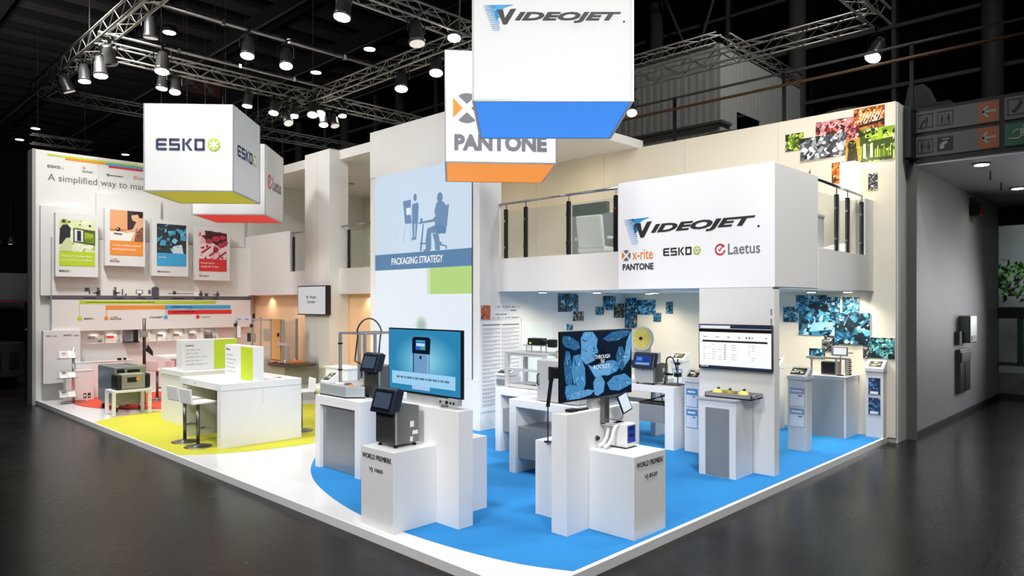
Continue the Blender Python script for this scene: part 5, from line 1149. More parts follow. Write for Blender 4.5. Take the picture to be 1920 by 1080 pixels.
t = thing('media_player', 'small dark media player lying on the middle kiosk under its television', 'device', (1.5, .75, 1.29)); MB().box(1.40, .72, 1.29, 1.52, .80, 1.32).build('housing', BLACK, t, .004); MB().box(1.56, .73, 1.29, 1.70, .76, 1.31).build('dongle', BLACK, t, .003)
t = thing('connector_row', 'small row of black and grey connectors under the left kiosk television', 'device', (.74, 1.8, 1.33))
MB().box(.69, 1.64, 1.33, .76, 1.95, 1.39).build('housing', LGREY, t, .004)
for i, y in enumerate((1.90, 1.80, 1.74, 1.69)): MB().cyl((.68, y, 1.36), (.69, y, 1.36), .018 if i == 1 else .011, 10).build('socket', BLACK, t)

# ink printers with tilted touch heads
def inkjet(lb, x, y, z, rz, W=.30, D=.34, H=.36, screen=DKGLASS, body=STEEL, front=DSTEEL, lit=False):
    t = thing('inkjet_printer', lb, 'printer', (x, y, z), rz); M = TM(t)   # local: front = -x, near corner at origin, +y = width, +x = depth
    MB(M).prism([(0, 0, .035), (0, 0, H), (.02, 0, H + .03), (D * .55, 0, H + .05), (D, 0, H + .02), (D, 0, .035)], (0, W, 0)).build('housing', body, t, .006)
    MB(M).box(-.012, .01, .035, .0, W - .01, H - .005).build('front_door', front, t, .004); dd = [c for c in t.children if c.name.startswith('front_door')][0]
    MB(M).cyl((-.02, W * .55, H - .07), (-.01, W * .55, H - .07), .018, 14).build('lock_knob', CHROME, dd)
    MB(M).box(.0, -.004, .04, .025, .0, H).build('corner_trim', ALU, t)
    for a, b in ((.03, .03), (.03, W - .03), (D - .04, .03), (D - .04, W - .03)): MB(M).lathe([(.022, 0), (.024, .012), (.012, .02), (.012, .04)], (a, b, 0), 10).build('foot', BLACK, t)
    for (x0, z0, w, h) in ((D * .62, .20, .05, .06), (D * .72, .12, .07, .04), (D * .62, .05, .035, .05)): MB(M).box(x0, -.003, z0, x0 + w, 0, z0 + h).build('label_plate', WHITE, t)
    # head, leaning back
    pf = [(-.075, 0, H - .04), (.0, 0, H + .20), (.05, 0, H + .22), (.11, 0, H + .19), (.05, 0, H - .02)]
    MB(M).prism([(a, -.02, c) for a, b, c in pf], (0, W + .04, 0)).build('touch_head', NAVY, t, .012); hd = [c for c in t.children if c.name.startswith('touch_head')][0]
    u = Vector((.075, 0, .24)).normalized(); fr = FR(M @ Vector((-.075, W + .02, H - .04)), M.to_3x3() @ Vector((0, -1, 0)), M.to_3x3() @ u)
    q = MB(); rect(q, fr, .05, .055, W - .01, .215, .002, None, .006); o = q.build('touch_screen', screen, hd)
    q = MB(); rect(q, fr, .03, .035, W + .01, .23, .0, None, .003); q.build('bezel', BLACK, hd)
    q = MB(); rect(q, fr, W * .45, .236, W * .65, .243, .001, None, .002); q.build('badge', CHROME, hd)
    if lit:
        q = MB(); rect(q, fr, .06, .06, W - .02, .21, .009, '#1c3c8c', .001); rect(q, fr, .07, .065, W - .03, .10, .0105, '#7fa8d8', .001); rect(q, fr, .08, .13, W * .5, .19, .0105, '#4f86d0', .001); q.build('display', SCREEN, hd)
    return t
inkjet('steel ink printer with navy touch head on the front left kiosk', .25, 2.10, .90, 0, .33, .31, .395)
inkjet('steel ink printer with navy touch head on the grey-fronted table behind', 1.44, 4.08, 1.10, 0, .33, .40, .40, front=DSTEEL)

# grey-fronted table on the left of the blue carpet
t = thing('display_table', 'white display table with tall grey front panel at the left of the blue carpet', 'table', (1.3, 4.5, .09))
MB().box(1.105, 4.02, 1.04, 2.15, 5.13, 1.10).build('tabletop', WHITE, t, .003)
MB().box(1.105, 4.02, .09, 2.15, 4.14, 1.04).build('side_panel', WHITE, t, .003); MB().box(1.105, 5.01, .09, 2.15, 5.13, 1.04).build('side_panel', WHITE, t, .003)
MB().box(1.16, 4.14, .10, 1.19, 5.01, 1.02).build('front_panel', mat('satin_grey_panel', (.58, .59, .60), .25, .35, nscale=4, namp=.05), t, label='satin grey recessed front panel')
MB().box(1.105, 4.14, .98, 1.16, 5.01, 1.04).build('top_rail', WHITE, t)
tm = thing('conveyor_rig', 'pale grey octagonal conveyor base with aluminium frame on the left table', 'machine', (1.6, 4.8, 1.1))
pp = [(1.17, 5.11), (1.17, 4.46), (1.36, 4.28), (1.40, 4.47), (2.10, 4.55), (2.13, 5.11)]
MB().prism([(x, y, 1.115) for x, y in pp], (0, 0, .13)).build('base', mat('pale_machine_metal', (.66, .70, .71), .4, .2), tm, .006); MB().prism([(x * .999, y, 1.10) for x, y in pp], (0, 0, .015)).build('plinth', BLACK, tm)
MB().prism([(x, y, 1.245) for x, y in pp], (0, 0, .012)).build('deck', LGREY, tm)
for x, y in ((1.48, 5.08), (1.80, 5.08), (2.08, 5.08), (2.08, 4.60), (1.52, 4.52)): MB().box(x - .018, y - .018, 1.257, x + .018, y + .018, 1.97).build('post', ALU, tm)
for a, b in (((1.48, 5.08), (2.08, 5.08)), ((2.08, 5.08), (2.08, 4.60)), ((1.48, 5.08), (1.52, 4.52)), ((1.52, 4.52), (2.08, 4.60))): MB().cyl((*a, 1.96), (*b, 1.96), .018, 4).build('top_bar', ALU, tm)
for z in (1.42, 1.80): MB().box(1.455, 5.055, z, 1.505, 5.105, z + .02).build('clamp', BLACK, tm)
MB().tube([Vector((1.70, 4.85, 1.50)) + Vector((0, -.0, 0))] + [(1.66 + .0 * k, 4.98 - .02 * k, 1.55 + .1 * k) for k in range(5)] + [(1.62 + .12 * math.cos(PI - PI * k / 10) + .12, 4.86 - .25 * k / 10, 2.0 + .17 * math.sin(PI * k / 10)) for k in range(11)] + [(1.80, 4.56, 1.85), (1.74, 4.50, 1.68)], .011, 8).build('hose', BLACK, tm, smooth=True)
MB().box(1.75, 4.85, 1.257, 1.86, 4.95, 1.55).build('print_head', LGREY, tm, .005); MB().cyl((1.70, 4.85, 1.30), (1.70, 4.85, 1.52), .025, 12).build('nozzle_pipe', CHROME, tm); MB().box(1.90, 4.95, 1.36, 2.0, 5.08, 1.58).build('control_box', BLACK, tm, .004)
t = thing('sample_tin', 'small dark tin and orange cap on the conveyor deck', 'tin', (1.32, 4.62, 1.257)); MB().cyl((1.34, 4.66, 1.257), (1.34, 4.66, 1.275), .05, 16).build('tin', DSTEEL, t, smooth=True); MB().cyl((1.30, 4.52, 1.257), (1.30, 4.52, 1.275), .025, 12).build('cap', OINK, t); MB().box(1.26, 4.74, 1.257, 1.36, 4.86, 1.275).build('saucer', WHITE, t, .004)
def tablet(lb, x, y, z, rz, w=.26, d=.20, stem=0):
    t = thing('tablet_stand', lb, 'tablet', (x, y, z), rz); M = TM(t)
    MB(M).prism([(-d / 2, -w / 2, 0), (d / 2, -w / 2, 0), (d / 2, -w / 2, .13), (d / 2 - .02, -w / 2, .14), (-d / 2, -w / 2, .035)], (0, w, 0)).build('holder', WHITE, t, .008)
    u = Vector((d - .02, 0, .105)).normalized(); fr = FR(M @ Vector((-d / 2, w / 2, .035)), M.to_3x3() @ Vector((0, -1, 0)), M.to_3x3() @ u)
    hh = t.children[0]; q = MB(); rect(q, fr, .03, .025, w - .03, .185, .001, '#14181c', .004); R = random.Random(int(x * 100)); 
    for k in range(12): a = .04 + R.random() * (w - .12); b = .04 + R.random() * .12; rect(q, fr, a, b, a + .03 + R.random() * .03, b + .015 + R.random() * .02, .0055 + k * .0001, R.choice(['#6f7a5a', '#c9c8b0', '#3c4a50', '#9a8f6c', '#e0ddd0']), .0002)
    q.build('screen', SCREEN, hh); return t
tablet('white slanted tablet holder at the far end of the left table', 1.27, 5.02, 1.257, 0, .20, .18)

# head, tablet and device on the middle kiosk
t = thing('print_engine', 'small white device with blue face and two curved arms on the middle kiosk plinth', 'device', (2.0, .45, .90))
MB().box(1.90, .40, .905, 2.07, .60, 1.15).build('housing', WHITE, t, .012); f = FR((1.90, .40, 0), (1, 0, 0), (0, 0, 1)); q = MB(); rect(q, f, .02, .955, .155, 1.13, .001, None, .003); q.build('face_plate', mat('blue_face', (.12, .25, .62), .35), t, label='blue face plate')
q = MB(); rect(q, f, .05, 1.09, .12, 1.11, .005); rect(q, f, .05, 1.02, .12, 1.04, .005); q.build('slot', BLACK, t)
for k in range(2):
    o = .07 * k; MB().tube([(1.90, .50 + o, 1.13), (1.86, .51 + o, 1.12), (1.835, .515 + o, 1.07), (1.82, .52 + o, 1.01), (1.78, .53 + o, .95), (1.72, .545 + o, .925)], .020, 8).build('curved_arm', WHITE, t, smooth=True)
MB().box(1.88, .39, .90, 2.08, .61, .907).build('base_plate', BLACK, t)
t = thing('tablet_holder', 'tilted tablet with dark frame on a steel post above the middle kiosk plinth', 'tablet', (1.95, .60, 1.15))
MB().box(1.80, .60, 1.14, 1.88, .657, 1.42).build('post', STEEL, t); MB().box(1.80, .52, 1.13, 2.05, .64, 1.15).build('shelf', LGREY, t)
Mt = Matrix.Translation((1.965, .47, 1.36)) @ Matrix.Rotation(-.25, 4, 'Y') @ Matrix.Rotation(-.25, 4, 'X')
MB(Mt).box(-.085, -.008, -.10, .085, .008, .10).build('frame', NAVY, t, .006); q = MB(Mt); q.box(-.070, -.0095, -.085, .070, -.008, .085, '#dcecf6'); q.build('screen', SCREEN, t)
MB().tube([(1.96, .48, 1.26), (1.97, .5, 1.20), (1.92, .52, 1.17), (1.86, .56, 1.19), (1.84, .6, 1.21)], .004, 5).build('cable', BLACK, t)
t = thing('round_switch', 'small black round switch on the face of the middle kiosk panel', 'switch', (1.76, .65, 1.0)); MB().cyl((1.74, .655, 1.0), (1.74, .63, 1.0), .02, 14).build('button', BLACK, t); MB().cyl((1.74, .66, 1.0), (1.74, .65, 1.0), .03, 14).build('ring', GREYP, t)
t = thing('sensor_stand', 'thin black pole with angled black sensor arm on the rear plinth of the middle kiosk', 'stand', (1.60, 1.2, .90))
MB().cyl((1.595, 1.2, .90), (1.595, 1.2, 1.34), .007, 8).build('pole', BLACK, t); MB().box(1.565, 1.17, .90, 1.625, 1.23, .915).build('foot', BLACK, t); MB().prism([(1.585, 1.19, 1.28), (1.615, 1.19, 1.28), (1.68, 1.19, 1.62), (1.65, 1.19, 1.62)], (0, .03, 0)).build('arm', BLACK, t); MB().box(1.64, 1.12, 1.58, 1.86, 1.22, 1.70).build('head', BLACK, t, .015)

# ================================================================== BLUE AREA: BACK TABLES
def open_table(lb, x0, y0, x1, y1, zt, leg=.10, shelf=None, axis='y', top=WHITE):
    t = thing('display_table', lb, 'table', ((x0 + x1) / 2, (y0 + y1) / 2, .09))
    MB().box(x0, y0, zt - .10, x1, y1, zt).build('tabletop', top, t, .003)
    if axis == 'y':
        MB().box(x0, y0, .09, x1, y0 + leg, zt - .10).build('side_panel', top, t, .003); MB().box(x0, y1 - leg, .09, x1, y1, zt - .10).build('side_panel', top, t, .003)
        if shelf: MB().box(x0 + .05, y0 + leg, shelf[0], x1 - .02, y1 - leg, shelf[1]).build('cupboard', GREYP, t)
    return t
open_table('white open table left of the middle kiosk, farther one with the aluminium frame', 3.61, 2.95, 4.30, 4.05, 1.07, .11, (.40, .75))
open_table('white open table left of the middle kiosk, nearer one carrying the grey cabinet', 2.77, 1.75, 3.45, 2.93, 1.09, .12, (.30, .72))
fr_ = thing('aluminium_rack', 'grey aluminium profile rack with a middle bar on the farther left table', 'rack', (3.95, 3.6, 1.07))
for x, y in ((3.80, 3.98), (4.22, 3.98), (3.80, 3.20), (4.22, 3.20)): MB().box(x - .03, y - .03, 1.07, x + .03, y + .03, 1.60).build('post', LBRUSH, fr_, .003)
for z in (1.57, 1.34, 1.09):
    MB().box(3.78, 3.2, z, 3.82, 3.98, z + .04).build('bar', LBRUSH, fr_)
    if z != 1.34: MB().box(3.8, 3.96, z, 4.22, 4.0, z + .04).build('bar', LBRUSH, fr_); MB().box(4.20, 3.2, z, 4.24, 3.98, z + .04).build('bar', LBRUSH, fr_)
MB().box(3.77, 3.18, 1.61, 4.25, 4.02, 1.63).build('top_plate', LGREY, fr_)
MB().box(3.85, 3.5, 1.09, 3.95, 3.6, 1.13).build('sensor', BLACK, fr_)
t = thing('laser_coder', 'black laser coding unit on thin legs on top of the aluminium rack', 'laser', (3.95, 3.5, 1.65))
for x, y in ((3.9, 3.66), (3.9, 3.36), (4.02, 3.66), (4.02, 3.36)): MB().cyl((x, y, 1.63), (x, y, 1.74), .008, 6).build('leg', ALU, t)
MB().box(3.86, 3.3, 1.735, 4.06, 3.70, 1.745).build('plate', ALU, t); MB().box(3.88, 3.36, 1.745, 4.04, 3.62, 1.85).build('housing', BLACK, t, .006); MB().cyl((3.96, 3.36, 1.80), (3.96, 3.24, 1.80), .035, 12).build('barrel', BLACK, t); MB().box(3.91, 3.12, 1.72, 4.01, 3.24, 1.84).build('scan_head', BLACK, t, .01); MB().cyl((3.878, 3.56, 1.775), (3.874, 3.56, 1.775), .015, 10).build('indicator', mat('green_led', (.6, .9, .2), .4, emit=1.5), t)
t = thing('grey_cabinet', 'light grey steel cabinet with curved handle and dark window on the nearer left table', 'cabinet', (3.0, 2.3, 1.09))
MB().box(2.86, 1.80, 1.10, 3.42, 2.50, 1.64).build('housing', LGREY, t, .004); MB().box(2.85, 1.83, 1.11, 2.86, 2.49, 1.63).build('door', LGREY, t, .002); MB().tube([(2.85, 2.46, 1.31), (2.81, 2.45, 1.33), (2.80, 2.44, 1.385), (2.81, 2.45, 1.44), (2.85, 2.46, 1.46)], .01, 6).build('handle', BLACK, t)
MB().box(2.843, 2.20, 1.38, 2.85, 2.285, 1.56).build('window', BLACK, t)
t = thing('warning_box', 'small box with a yellow mark on top of the grey cabinet', 'box', (3.3, 2.42, 1.64)); MB().box(3.22, 2.34, 1.64, 3.38, 2.49, 1.74).build('housing', GREYP, t, .004); MB().box(3.215, 2.38, 1.665, 3.22, 2.44, 1.715).build('mark', YELL, t)
tablet('white slanted tablet holder beside the fine-print panel', 4.45, 4.62, 1.16, 0, .30, .30)
t = thing('tablet_plinth', 'small grey box under the tablet beside the fine-print panel', 'plinth', (4.45, 4.62, .09)); MB().box(4.34, 4.46, .09, 4.62, 4.80, 1.15).build('body', WHITE, t, .004); MB().box(4.33, 4.5, 1.0, 4.34, 4.76, 1.1).build('slot', GREYP, t)

t = open_table('white open table behind the middle kiosk carrying the lit printer', 5.52, 2.04, 6.15, 3.70, 1.07, .16, (.48, .76))
pr3 = inkjet('small steel ink printer with lit blue screen on the back table', 5.60, 2.45, 1.07, .0, .36, .42, .30, screen=mat('blue_lit_glass', (.15, .3, .7), .2), lit=True, front=LGREY)
t = thing('film_spool', 'big yellow film spool on a stand behind the lit printer', 'spool', (6.55, 3.3, 1.1))
MB().cyl((6.50, 3.285, 1.76), (6.56, 3.285, 1.76), .215, 32).build('flange', mat('clear_white_flange', (.9, .9, .85), .3), t, smooth=True); MB().cyl((6.485, 3.285, 1.76), (6.52, 3.285, 1.76), .175, 32).build('film_roll', YELL, t, smooth=True); MB().cyl((6.465, 3.285, 1.76), (6.49, 3.285, 1.76), .03, 12).build('hub', BLACK, t)
for k in range(3): a = k * 2.1; MB().prism([(6.483, 3.285 + .03 * math.cos(a), 1.76 + .03 * math.sin(a)), (6.483, 3.285 + .17 * math.cos(a - .1), 1.76 + .17 * math.sin(a - .1)), (6.483, 3.285 + .17 * math.cos(a + .1), 1.76 + .17 * math.sin(a + .1))], (.002, 0, 0)).build('spoke', mat('pale_spoke', (.98, .95, .7), .4), t)
MB().box(6.52, 3.15, 1.05, 6.60, 3.45, 1.6).build('upright', LGREY, t, .004); MB().box(6.45, 2.95, 1.30, 6.60, 3.55, 1.52).build('feed_unit', LGREY, t, .006); MB().cyl((6.42, 3.45, 1.32), (6.60, 3.45, 1.32), .05, 12).build('roller', BLACK, t)
t = open_table('far white table under the film spool', 6.35, 2.9, 6.95, 4.0, 1.05, .1)
t = thing('print_head_stand', 'black print head stand with hose loop at the right end of the back table', 'stand', (5.85, 2.2, 1.07))
MB().box(5.72, 2.08, 1.07, 5.98, 2.38, 1.09).build('base_plate', BLACK, t); MB().box(5.68, 2.06, 1.07, 6.02, 2.40, 1.078).build('mat', LGREY, t)
for y in (2.36, 2.16): MB().cyl((5.84, y, 1.09), (5.84, y, 1.42 if y > 2.3 else 1.50), .012, 8).build('rod', CHROME, t)
MB().tube([(5.84, 2.36, 1.30), (5.84, 2.37, 1.42)] + [(5.84, 2.30 + .07 * math.cos(PI * k / 8), 1.45 + .07 * math.sin(PI * k / 8)) for k in range(9)] + [(5.84, 2.20, 1.40), (5.84, 2.17, 1.28)], .012, 8).build('hose', BLACK, t, smooth=True)
for y, z, s in ((2.36, 1.24, .03), (2.28, 1.24, .025), (2.16, 1.24, .045), (2.16, 1.42, .03)): MB().box(5.84 - s, y - s, z - s * .7, 5.84 + s, y + s, z + s * .7).build('clamp', BLACK, t, .003)
t = thing('wire_rack', 'black wire rack on the grey cupboard under the back table', 'rack', (5.7, 2.5, .76))
MB().tube([(5.60, 2.25, .775), (5.60, 2.75, .775), (5.85, 2.75, .775), (5.85, 2.25, .775), (5.60, 2.25, .775)], .012, 6).build('base_hoop', BLACK, t)
for a, b in (((5.60, 2.75, .775), (5.75, 2.25, .92)), ((5.62, 2.28, .775), (5.75, 2.42, .93)), ((5.85, 2.7, .775), (5.75, 2.3, .93)), ((5.6, 2.5, .77), (5.62, 2.5, .95))): MB().cyl(a, b, .008, 6).build('strut', BLACK, t)

def brochure_stand(lb, x, y, rz, pal, w=.30, d=.20, h=1.20, mode=0):
    t = thing('brochure_stand', lb, 'brochure stand', (x, y, .09), rz, 'brochure stands with tablets'); M = TM(t)   # front = -x
    MB(M).box(0, 0, 0, d, w, h - .09).build('body', WHITE, t, .003)
    fr = FR(M @ Vector((0, w, 0)), M.to_3x3() @ Vector((0, -1, 0)), (0, 0, 1)); R = random.Random(int(x * 31))
    if mode == 0:
        for k in range(2):
            z1 = .98 - k * .32
            q = MB(); rect(q, fr, .03, z1 - .29, w - .03, z1, .001, None, .004); q.build('pocket', mat('blue_pocket', (.35, .62, .85), .4) if pal == 'bl' else mat('grey_pocket', (.78, .78, .78), .4), t)
            q = MB(); rect(q, fr, .045, z1 - .08, w - .045, z1 - .01, .006, '#5f8fc8' if pal == 'bl' else '#8aa6d0', .001); rect(q, fr, .06, z1 - .065, w - .07, z1 - .035, .0075, '#f2f6fa', .001)
            rect(q, fr, .035, z1 - .28, w - .04, z1 - .10, .006, '#dce8f4' if pal == 'bl' else '#fafafa', .001); rect(q, fr, w * .55, z1 - .13, w - .07, z1 - .115, .0075, '#40485c', .001)
            q.build('leaflets', PRINTF, [c for c in t.children if c.name.startswith('pocket')][-1])
    else:
        for k in range(2):
            z1 = 1.03 - k * .34; q = MB(); busy(fr, .045, z1 - .29, w - .09, .28, ['#1c3a66', '#2f5fa8', '#4a80c4', '#22303c', '#8c98a4', '#101820', '#5a7890'], 60 + k, 30, .004, q); rect(q, fr, .07, z1 - .285, w - .08, z1 - .24, .008, '#eef2fa', .0005); q.build('poster', PRINTF, t)
            q = MB(); rect(q, fr, .04, z1 - .30, w - .04, z1 - .292, .002, None, .01); q.build('ledge', ALU, t)
    MB(M).box(-.03, -.01, h - .09, d + .02, w + .01, h - .04).build('cap', WHITE, t, .004)
    pf = [(-.04, 0, h - .04), (.16, 0, h + .10), (.18, 0, h + .09), (.16, 0, h - .04)]
    MB(M).prism([(a, -.01, c) for a, b, c in pf], (0, w + .02, 0)).build('tablet_holder', WHITE, t, .006)
    u = Vector((.20, 0, .14)).normalized(); f2 = FR(M @ Vector((-.04, w, h - .04)), M.to_3x3() @ Vector((0, -1, 0)), M.to_3x3() @ u)
    q = MB(); rect(q, f2, .04, .05, w - .04, .20, .001, '#17191b', .004)
    for k in range(14): a = .05 + R.random() * (w - .15); b = .06 + R.random() * .10; rect(q, f2, a, b, a + .03 + R.random() * .03, b + .02 + R.random() * .02, .0055 + k * .0001, R.choice(['#8a8f5a', '#d6d4bc', '#3c4a50', '#a8986c', '#f0eee0', '#c8b870']), .0002)
    q.build('screen', SCREEN, t); return t
brochure_stand('white brochure stand with blue pockets and tablet, left of the pillar', 5.64, 1.66, 0, 'bl', .26, .2, 1.17)
brochure_stand('white brochure stand with pale leaflets and tablet, right of the pillar', 6.88, .52, 0, 'wh', .30, .20, 1.20)
brochure_stand('farther white brochure stand half hidden by the pillar stand', 8.45, 1.62, 0, 'wh', .30, .2, 1.20)
brochure_stand('white stand with two dark machine posters at the right end of the back wall', 8.85, .01, 0, 'x', .28, .16, 1.22, 1)
brochure_stand('white brochure stand against the back wall, left of the pillar', 8.4, 3.55, 0, 'wh', .30, .2, 1.20)

t = thing('grey_counter', 'counter with tall grey front and white sides at the right of the blue carpet', 'counter', (8.4, .75, .09))
MB().box(8.40, .46, .09, 9.0, 1.35, 1.12).build('carcass', WHITE, t, .003); MB().box(8.375, .50, .09, 8.40, 1.35, 1.08).build('front_panel', mat('warm_grey_laminate', (.60, .62, .63), .45, nscale=5), t, label='tall grey front panel'); MB().box(8.37, .44, 1.12, 9.02, 1.36, 1.14).build('worktop', WHITE, t, .003)
t = thing('steel_bridge', 'pale metal bridge frame standing on the grey-fronted counter', 'frame', (8.6, .8, 1.14))
for y in (1.08, .66, .5): MB().box(8.5, y - .012, 1.14, 8.53, y + .012, 1.42).build('leg', ALU, t)
MB().box(8.46, .46, 1.42, 8.58, 1.16, 1.45).build('top_bar', ALU, t)
t = thing('monitor', 'small bright monitor on a stand above the grey-fronted counter', 'monitor', (8.5, .6, 1.14))
MB().box(8.50, .47, 1.48, 8.53, .74, 1.64).build('housing', GREYP, t, .008); q = MB(); rect(q, FX(8.50, .72), .02, 1.505, .23, 1.62, .001, '#f4f6f8'); q.build('screen', SCREEN, t); MB().cyl((8.54, .60, 1.14), (8.54, .60, 1.50), .012, 8).build('post', ALU, t); MB().cyl((8.54, .60, 1.14), (8.54, .60, 1.155), .06, 14).build('foot', BLACK, t)
MB().box(8.5, .39, 1.53, 8.53, .46, 1.55).build('side_arm', GREYP, t)
t = thing('control_unit', 'dark control unit under the metal bridge on the grey-fronted counter', 'device', (8.7, .8, 1.14)); MB().box(8.60, .70, 1.14, 8.85, .95, 1.36).build('housing', DSTEEL, t, .004); MB().box(8.59, .73, 1.17, 8.60, .92, 1.33).build('front', BLACK, t)
t = thing('metal_column', 'shiny ribbed metal column at the right of the bridge frame', 'device', (8.65, .5, 1.14)); q = MB()
for k in range(8): q.cyl((8.66, .50, 1.15 + k * .035), (8.66, .50, 1.175 + k * .035), .04 if k % 2 else .05, 14)
q.build('ribs', CHROME, t)

# ================================================================== YELLOW AREA: TWO WHITE COUNTERS, BLOCKS, STOOLS
t = thing('white_counter', 'near white counter with open kneehole on the yellow carpet', 'counter', (1.3, 7.9, .09))
MB().box(.66, 7.20, 1.0, 2.05, 8.85, 1.11).build('worktop', WHITE, t, .004); MB().box(.66, 7.20, .09, 2.05, 7.34, 1.0).build('end_panel', WHITE, t, .004); MB().box(.70, 8.66, .09, 2.05, 8.85, 1.0).build('end_panel', WHITE, t, .004)
MB().box(1.2, 7.34, .09, 1.3, 8.66, 1.0).build('modesty_panel', GREYP, t)
q = MB(); q.box(.66, 7.197, .995, 2.05, 7.20, 1.0); q.box(1.35, 7.197, .76, 1.355, 7.20, .995); q.build('joint', LINK, t)
MB().cyl((.655, 8.2, 1.05), (.66, 8.2, 1.05), .018, 12).build('socket', GREYP, t)
t = thing('white_counter', 'far white counter with solid side on the yellow carpet, behind the first', 'counter', (1.6, 10, .09))
MB().box(1.07, 9.72, .09, 2.45, 10.90, 1.0).build('carcass', WHITE, t, .004); MB().box(1.05, 9.70, 1.0, 2.47, 10.92, 1.10).build('worktop', WHITE, t, .004)
MB().cyl((2.3, 9.695, 1.05), (2.3, 9.70, 1.05), .018, 12).build('socket', GREYP, t)
def info_block(lb, x0, y0, x1, y1, z0, z1, gy0, gy1, seed, sx=None, title='Esko'):
    t = thing('info_block', lb, 'sign block', ((x0 + x1) / 2, (y0 + y1) / 2, z0)); MB().box(x0, y0, z0, x1, y1, z1).build('body', WHITE, t, .003)
    f = FX(x0, y1); q = MB(); rect(q, f, y1 - gy1, z0 + .004, y1 - gy0, z1 - .008, .001); q.build('colour_field', LIME, t)
    W = y1 - gy1; textlines(f, .06, z1 - .16, W * .72, 5, .07, .018, LINK, t, seed); txt(title, f, .06, z1 - .09, .14, .035, INK, t, .004)
    if sx: q = MB(); rect(q, FY(y0), sx[0], z0 + .004, sx[1], z1 - .008, .001); q.build('colour_field', LIME, t)
    return t
info_block('white block sign with lime stripe on the near counter', 1.22, 7.28, 1.41, 8.32, 1.11, 1.67, 7.28, 7.71, 3, None, 'Flow')
t = thing('info_block', 'long white block sign with lime right end on the far counter', 'sign block', (1.6, 10.1, 1.10)); MB().box(1.13, 10.0, 1.10, 2.20, 10.28, 1.68).build('body', WHITE, t, .003)
f = FY(10.0); q = MB(); rect(q, f, 1.735, 1.105, 2.20, 1.675, .001); q.build('colour_field', LIME, t); textlines(f, 1.20, 1.50, .46, 5, .07, .016, LINK, t, 4); txt('Connect', f, 1.19, 1.56, .16, .035, INK, t, .004)
t = thing('key_set', 'small keys lying on the near counter behind its block sign', 'keys', (1.75, 7.5, 1.11)); MB().cyl((1.70, 7.45, 1.111), (1.70, 7.45, 1.118), .02, 12).build('ring', CHROME, t); MB().box(1.73, 7.42, 1.111, 1.80, 7.44, 1.118).build('key', CHROME, t); MB().box(1.76, 7.48, 1.111, 1.82, 7.50, 1.118).build('key', BLACK, t)
def bar_stool(lb, x, y, rz, m=WHITE, group=None):
    t = thing('bar_stool', lb, 'stool', (x, y, .094), rz, 'bar stools'); M = TM(t)
    MB(M).lathe([(.21, 0), (.21, .008), (.18, .018), (.03, .028), (.03, .05)], (0, 0, 0), 28).build('foot_plate', STEEL, t, smooth=True)
    MB(M).cyl((0, 0, .03), (0, 0, .70), .028, 14).build('column', STEEL, t, smooth=True)
    MB(M).tube([(0, -.0, .28), (.16, -.10, .28), (.20, 0, .28), (.16, .10, .28), (0, .0, .28)], .011, 6).build('footrest', STEEL, t)
    MB(M).prism([(-.19, -.19, .70), (.20, -.19, .70), (.22, -.19, .73), (-.17, -.19, .73)], (0, .38, 0)).build('seat', m, t, .008)
    MB(M).prism([(-.20, -.18, .71), (-.17, -.18, .71), (-.19, -.18, .94), (-.22, -.18, .94)], (0, .36, 0)).build('backrest', m, t, .008)
    return t
bar_stool('near white bar stool at the open side of the near counter', .49, 7.66, .1)
bar_stool('second white bar stool, farther along the open side of the near counter', .50, 8.22, .1)
bar_stool('white bar stool at the right end of the near counter, mostly hidden', 2.35, 7.75, 2.9)
t = thing('lounge_seat', 'low white seat with steel base beyond the near counter', 'chair', (3.6, 9.3, .09)); MB().lathe([(.20, .0), (.20, .012), (.03, .03), (.03, .42), (.18, .44), (.26, .50), (.27, .62)], (3.7, 9.1, .09), 22).build('shell', CHAIRW, t, smooth=True); MB().box(3.80, 8.9, .5, 3.95, 9.3, 1.0).build('backrest', CHAIRW, t, .05)
t = thing('white_box_table', 'small white pedestal behind the conveyor rig', 'pedestal', (3.2, 7.6, .09)); MB().box(3.0, 7.25, .09, 3.4, 8.0, 1.18).build('body', WHITE, t, .004); MB().box(2.98, 7.23, 1.18, 3.42, 8.02, 1.20).build('top', WHITE, t)

# ================================================================== PEACH AREA MACHINE
pm = thing('guarded_machine', 'inspection machine with amber acrylic guard and aluminium posts before the peach wall', 'machine', (4.2, 12.6, .09))
MB().box(3.85, 11.2, .5, 4.70, 14.0, .98).build('bed', DEVG, pm, .005); MB().box(3.9, 11.3, .09, 4.68, 13.9, .5).build('cabinet', LGREY, pm, .005)
for x, y in ((4.0, 14.0), (4.0, 13.1), (4.0, 12.1), (4.66, 12.1), (4.66, 14.0), (4.0, 11.55)): MB().box(x - .025, y - .025, .98, x + .025, y + .025, 2.0).build('post', ALU, pm)
MB().box(3.97, 13.1, 1.93, 4.03, 14.0, 2.03).build('header_board', mat('pale_blue_board', (.74, .80, .86), .5), pm); f = FX(3.97, 14.0); txt('Laetus', f, .12, 1.96, .22, .045, GINK, pm); txt('Esko', f, .60, 1.96, .18, .045, mat('magenta_ink', (.7, .2, .5), .5), pm)
MB().box(3.975, 11.55, 1.96, 4.025, 13.1, 2.0).build('top_bar', ALU, pm); MB().box(3.99, 12.13, 1.02, 4.0, 13.08, 1.95).build('guard_pane', ACRYL, pm); MB().box(4.0, 12.10, 1.02, 4.65, 12.11, 1.95).build('guard_pane', ACRYL, pm)
MB().box(3.97, 11.62, 1.05, 4.02, 12.05, 2.0).build('amber_panel', mat('amber_panel', (.80, .60, .36), .4), pm); MB().box(4.0, 11.55, 1.5, 4.05, 11.6, 1.98).build('cover', GREYP, pm)
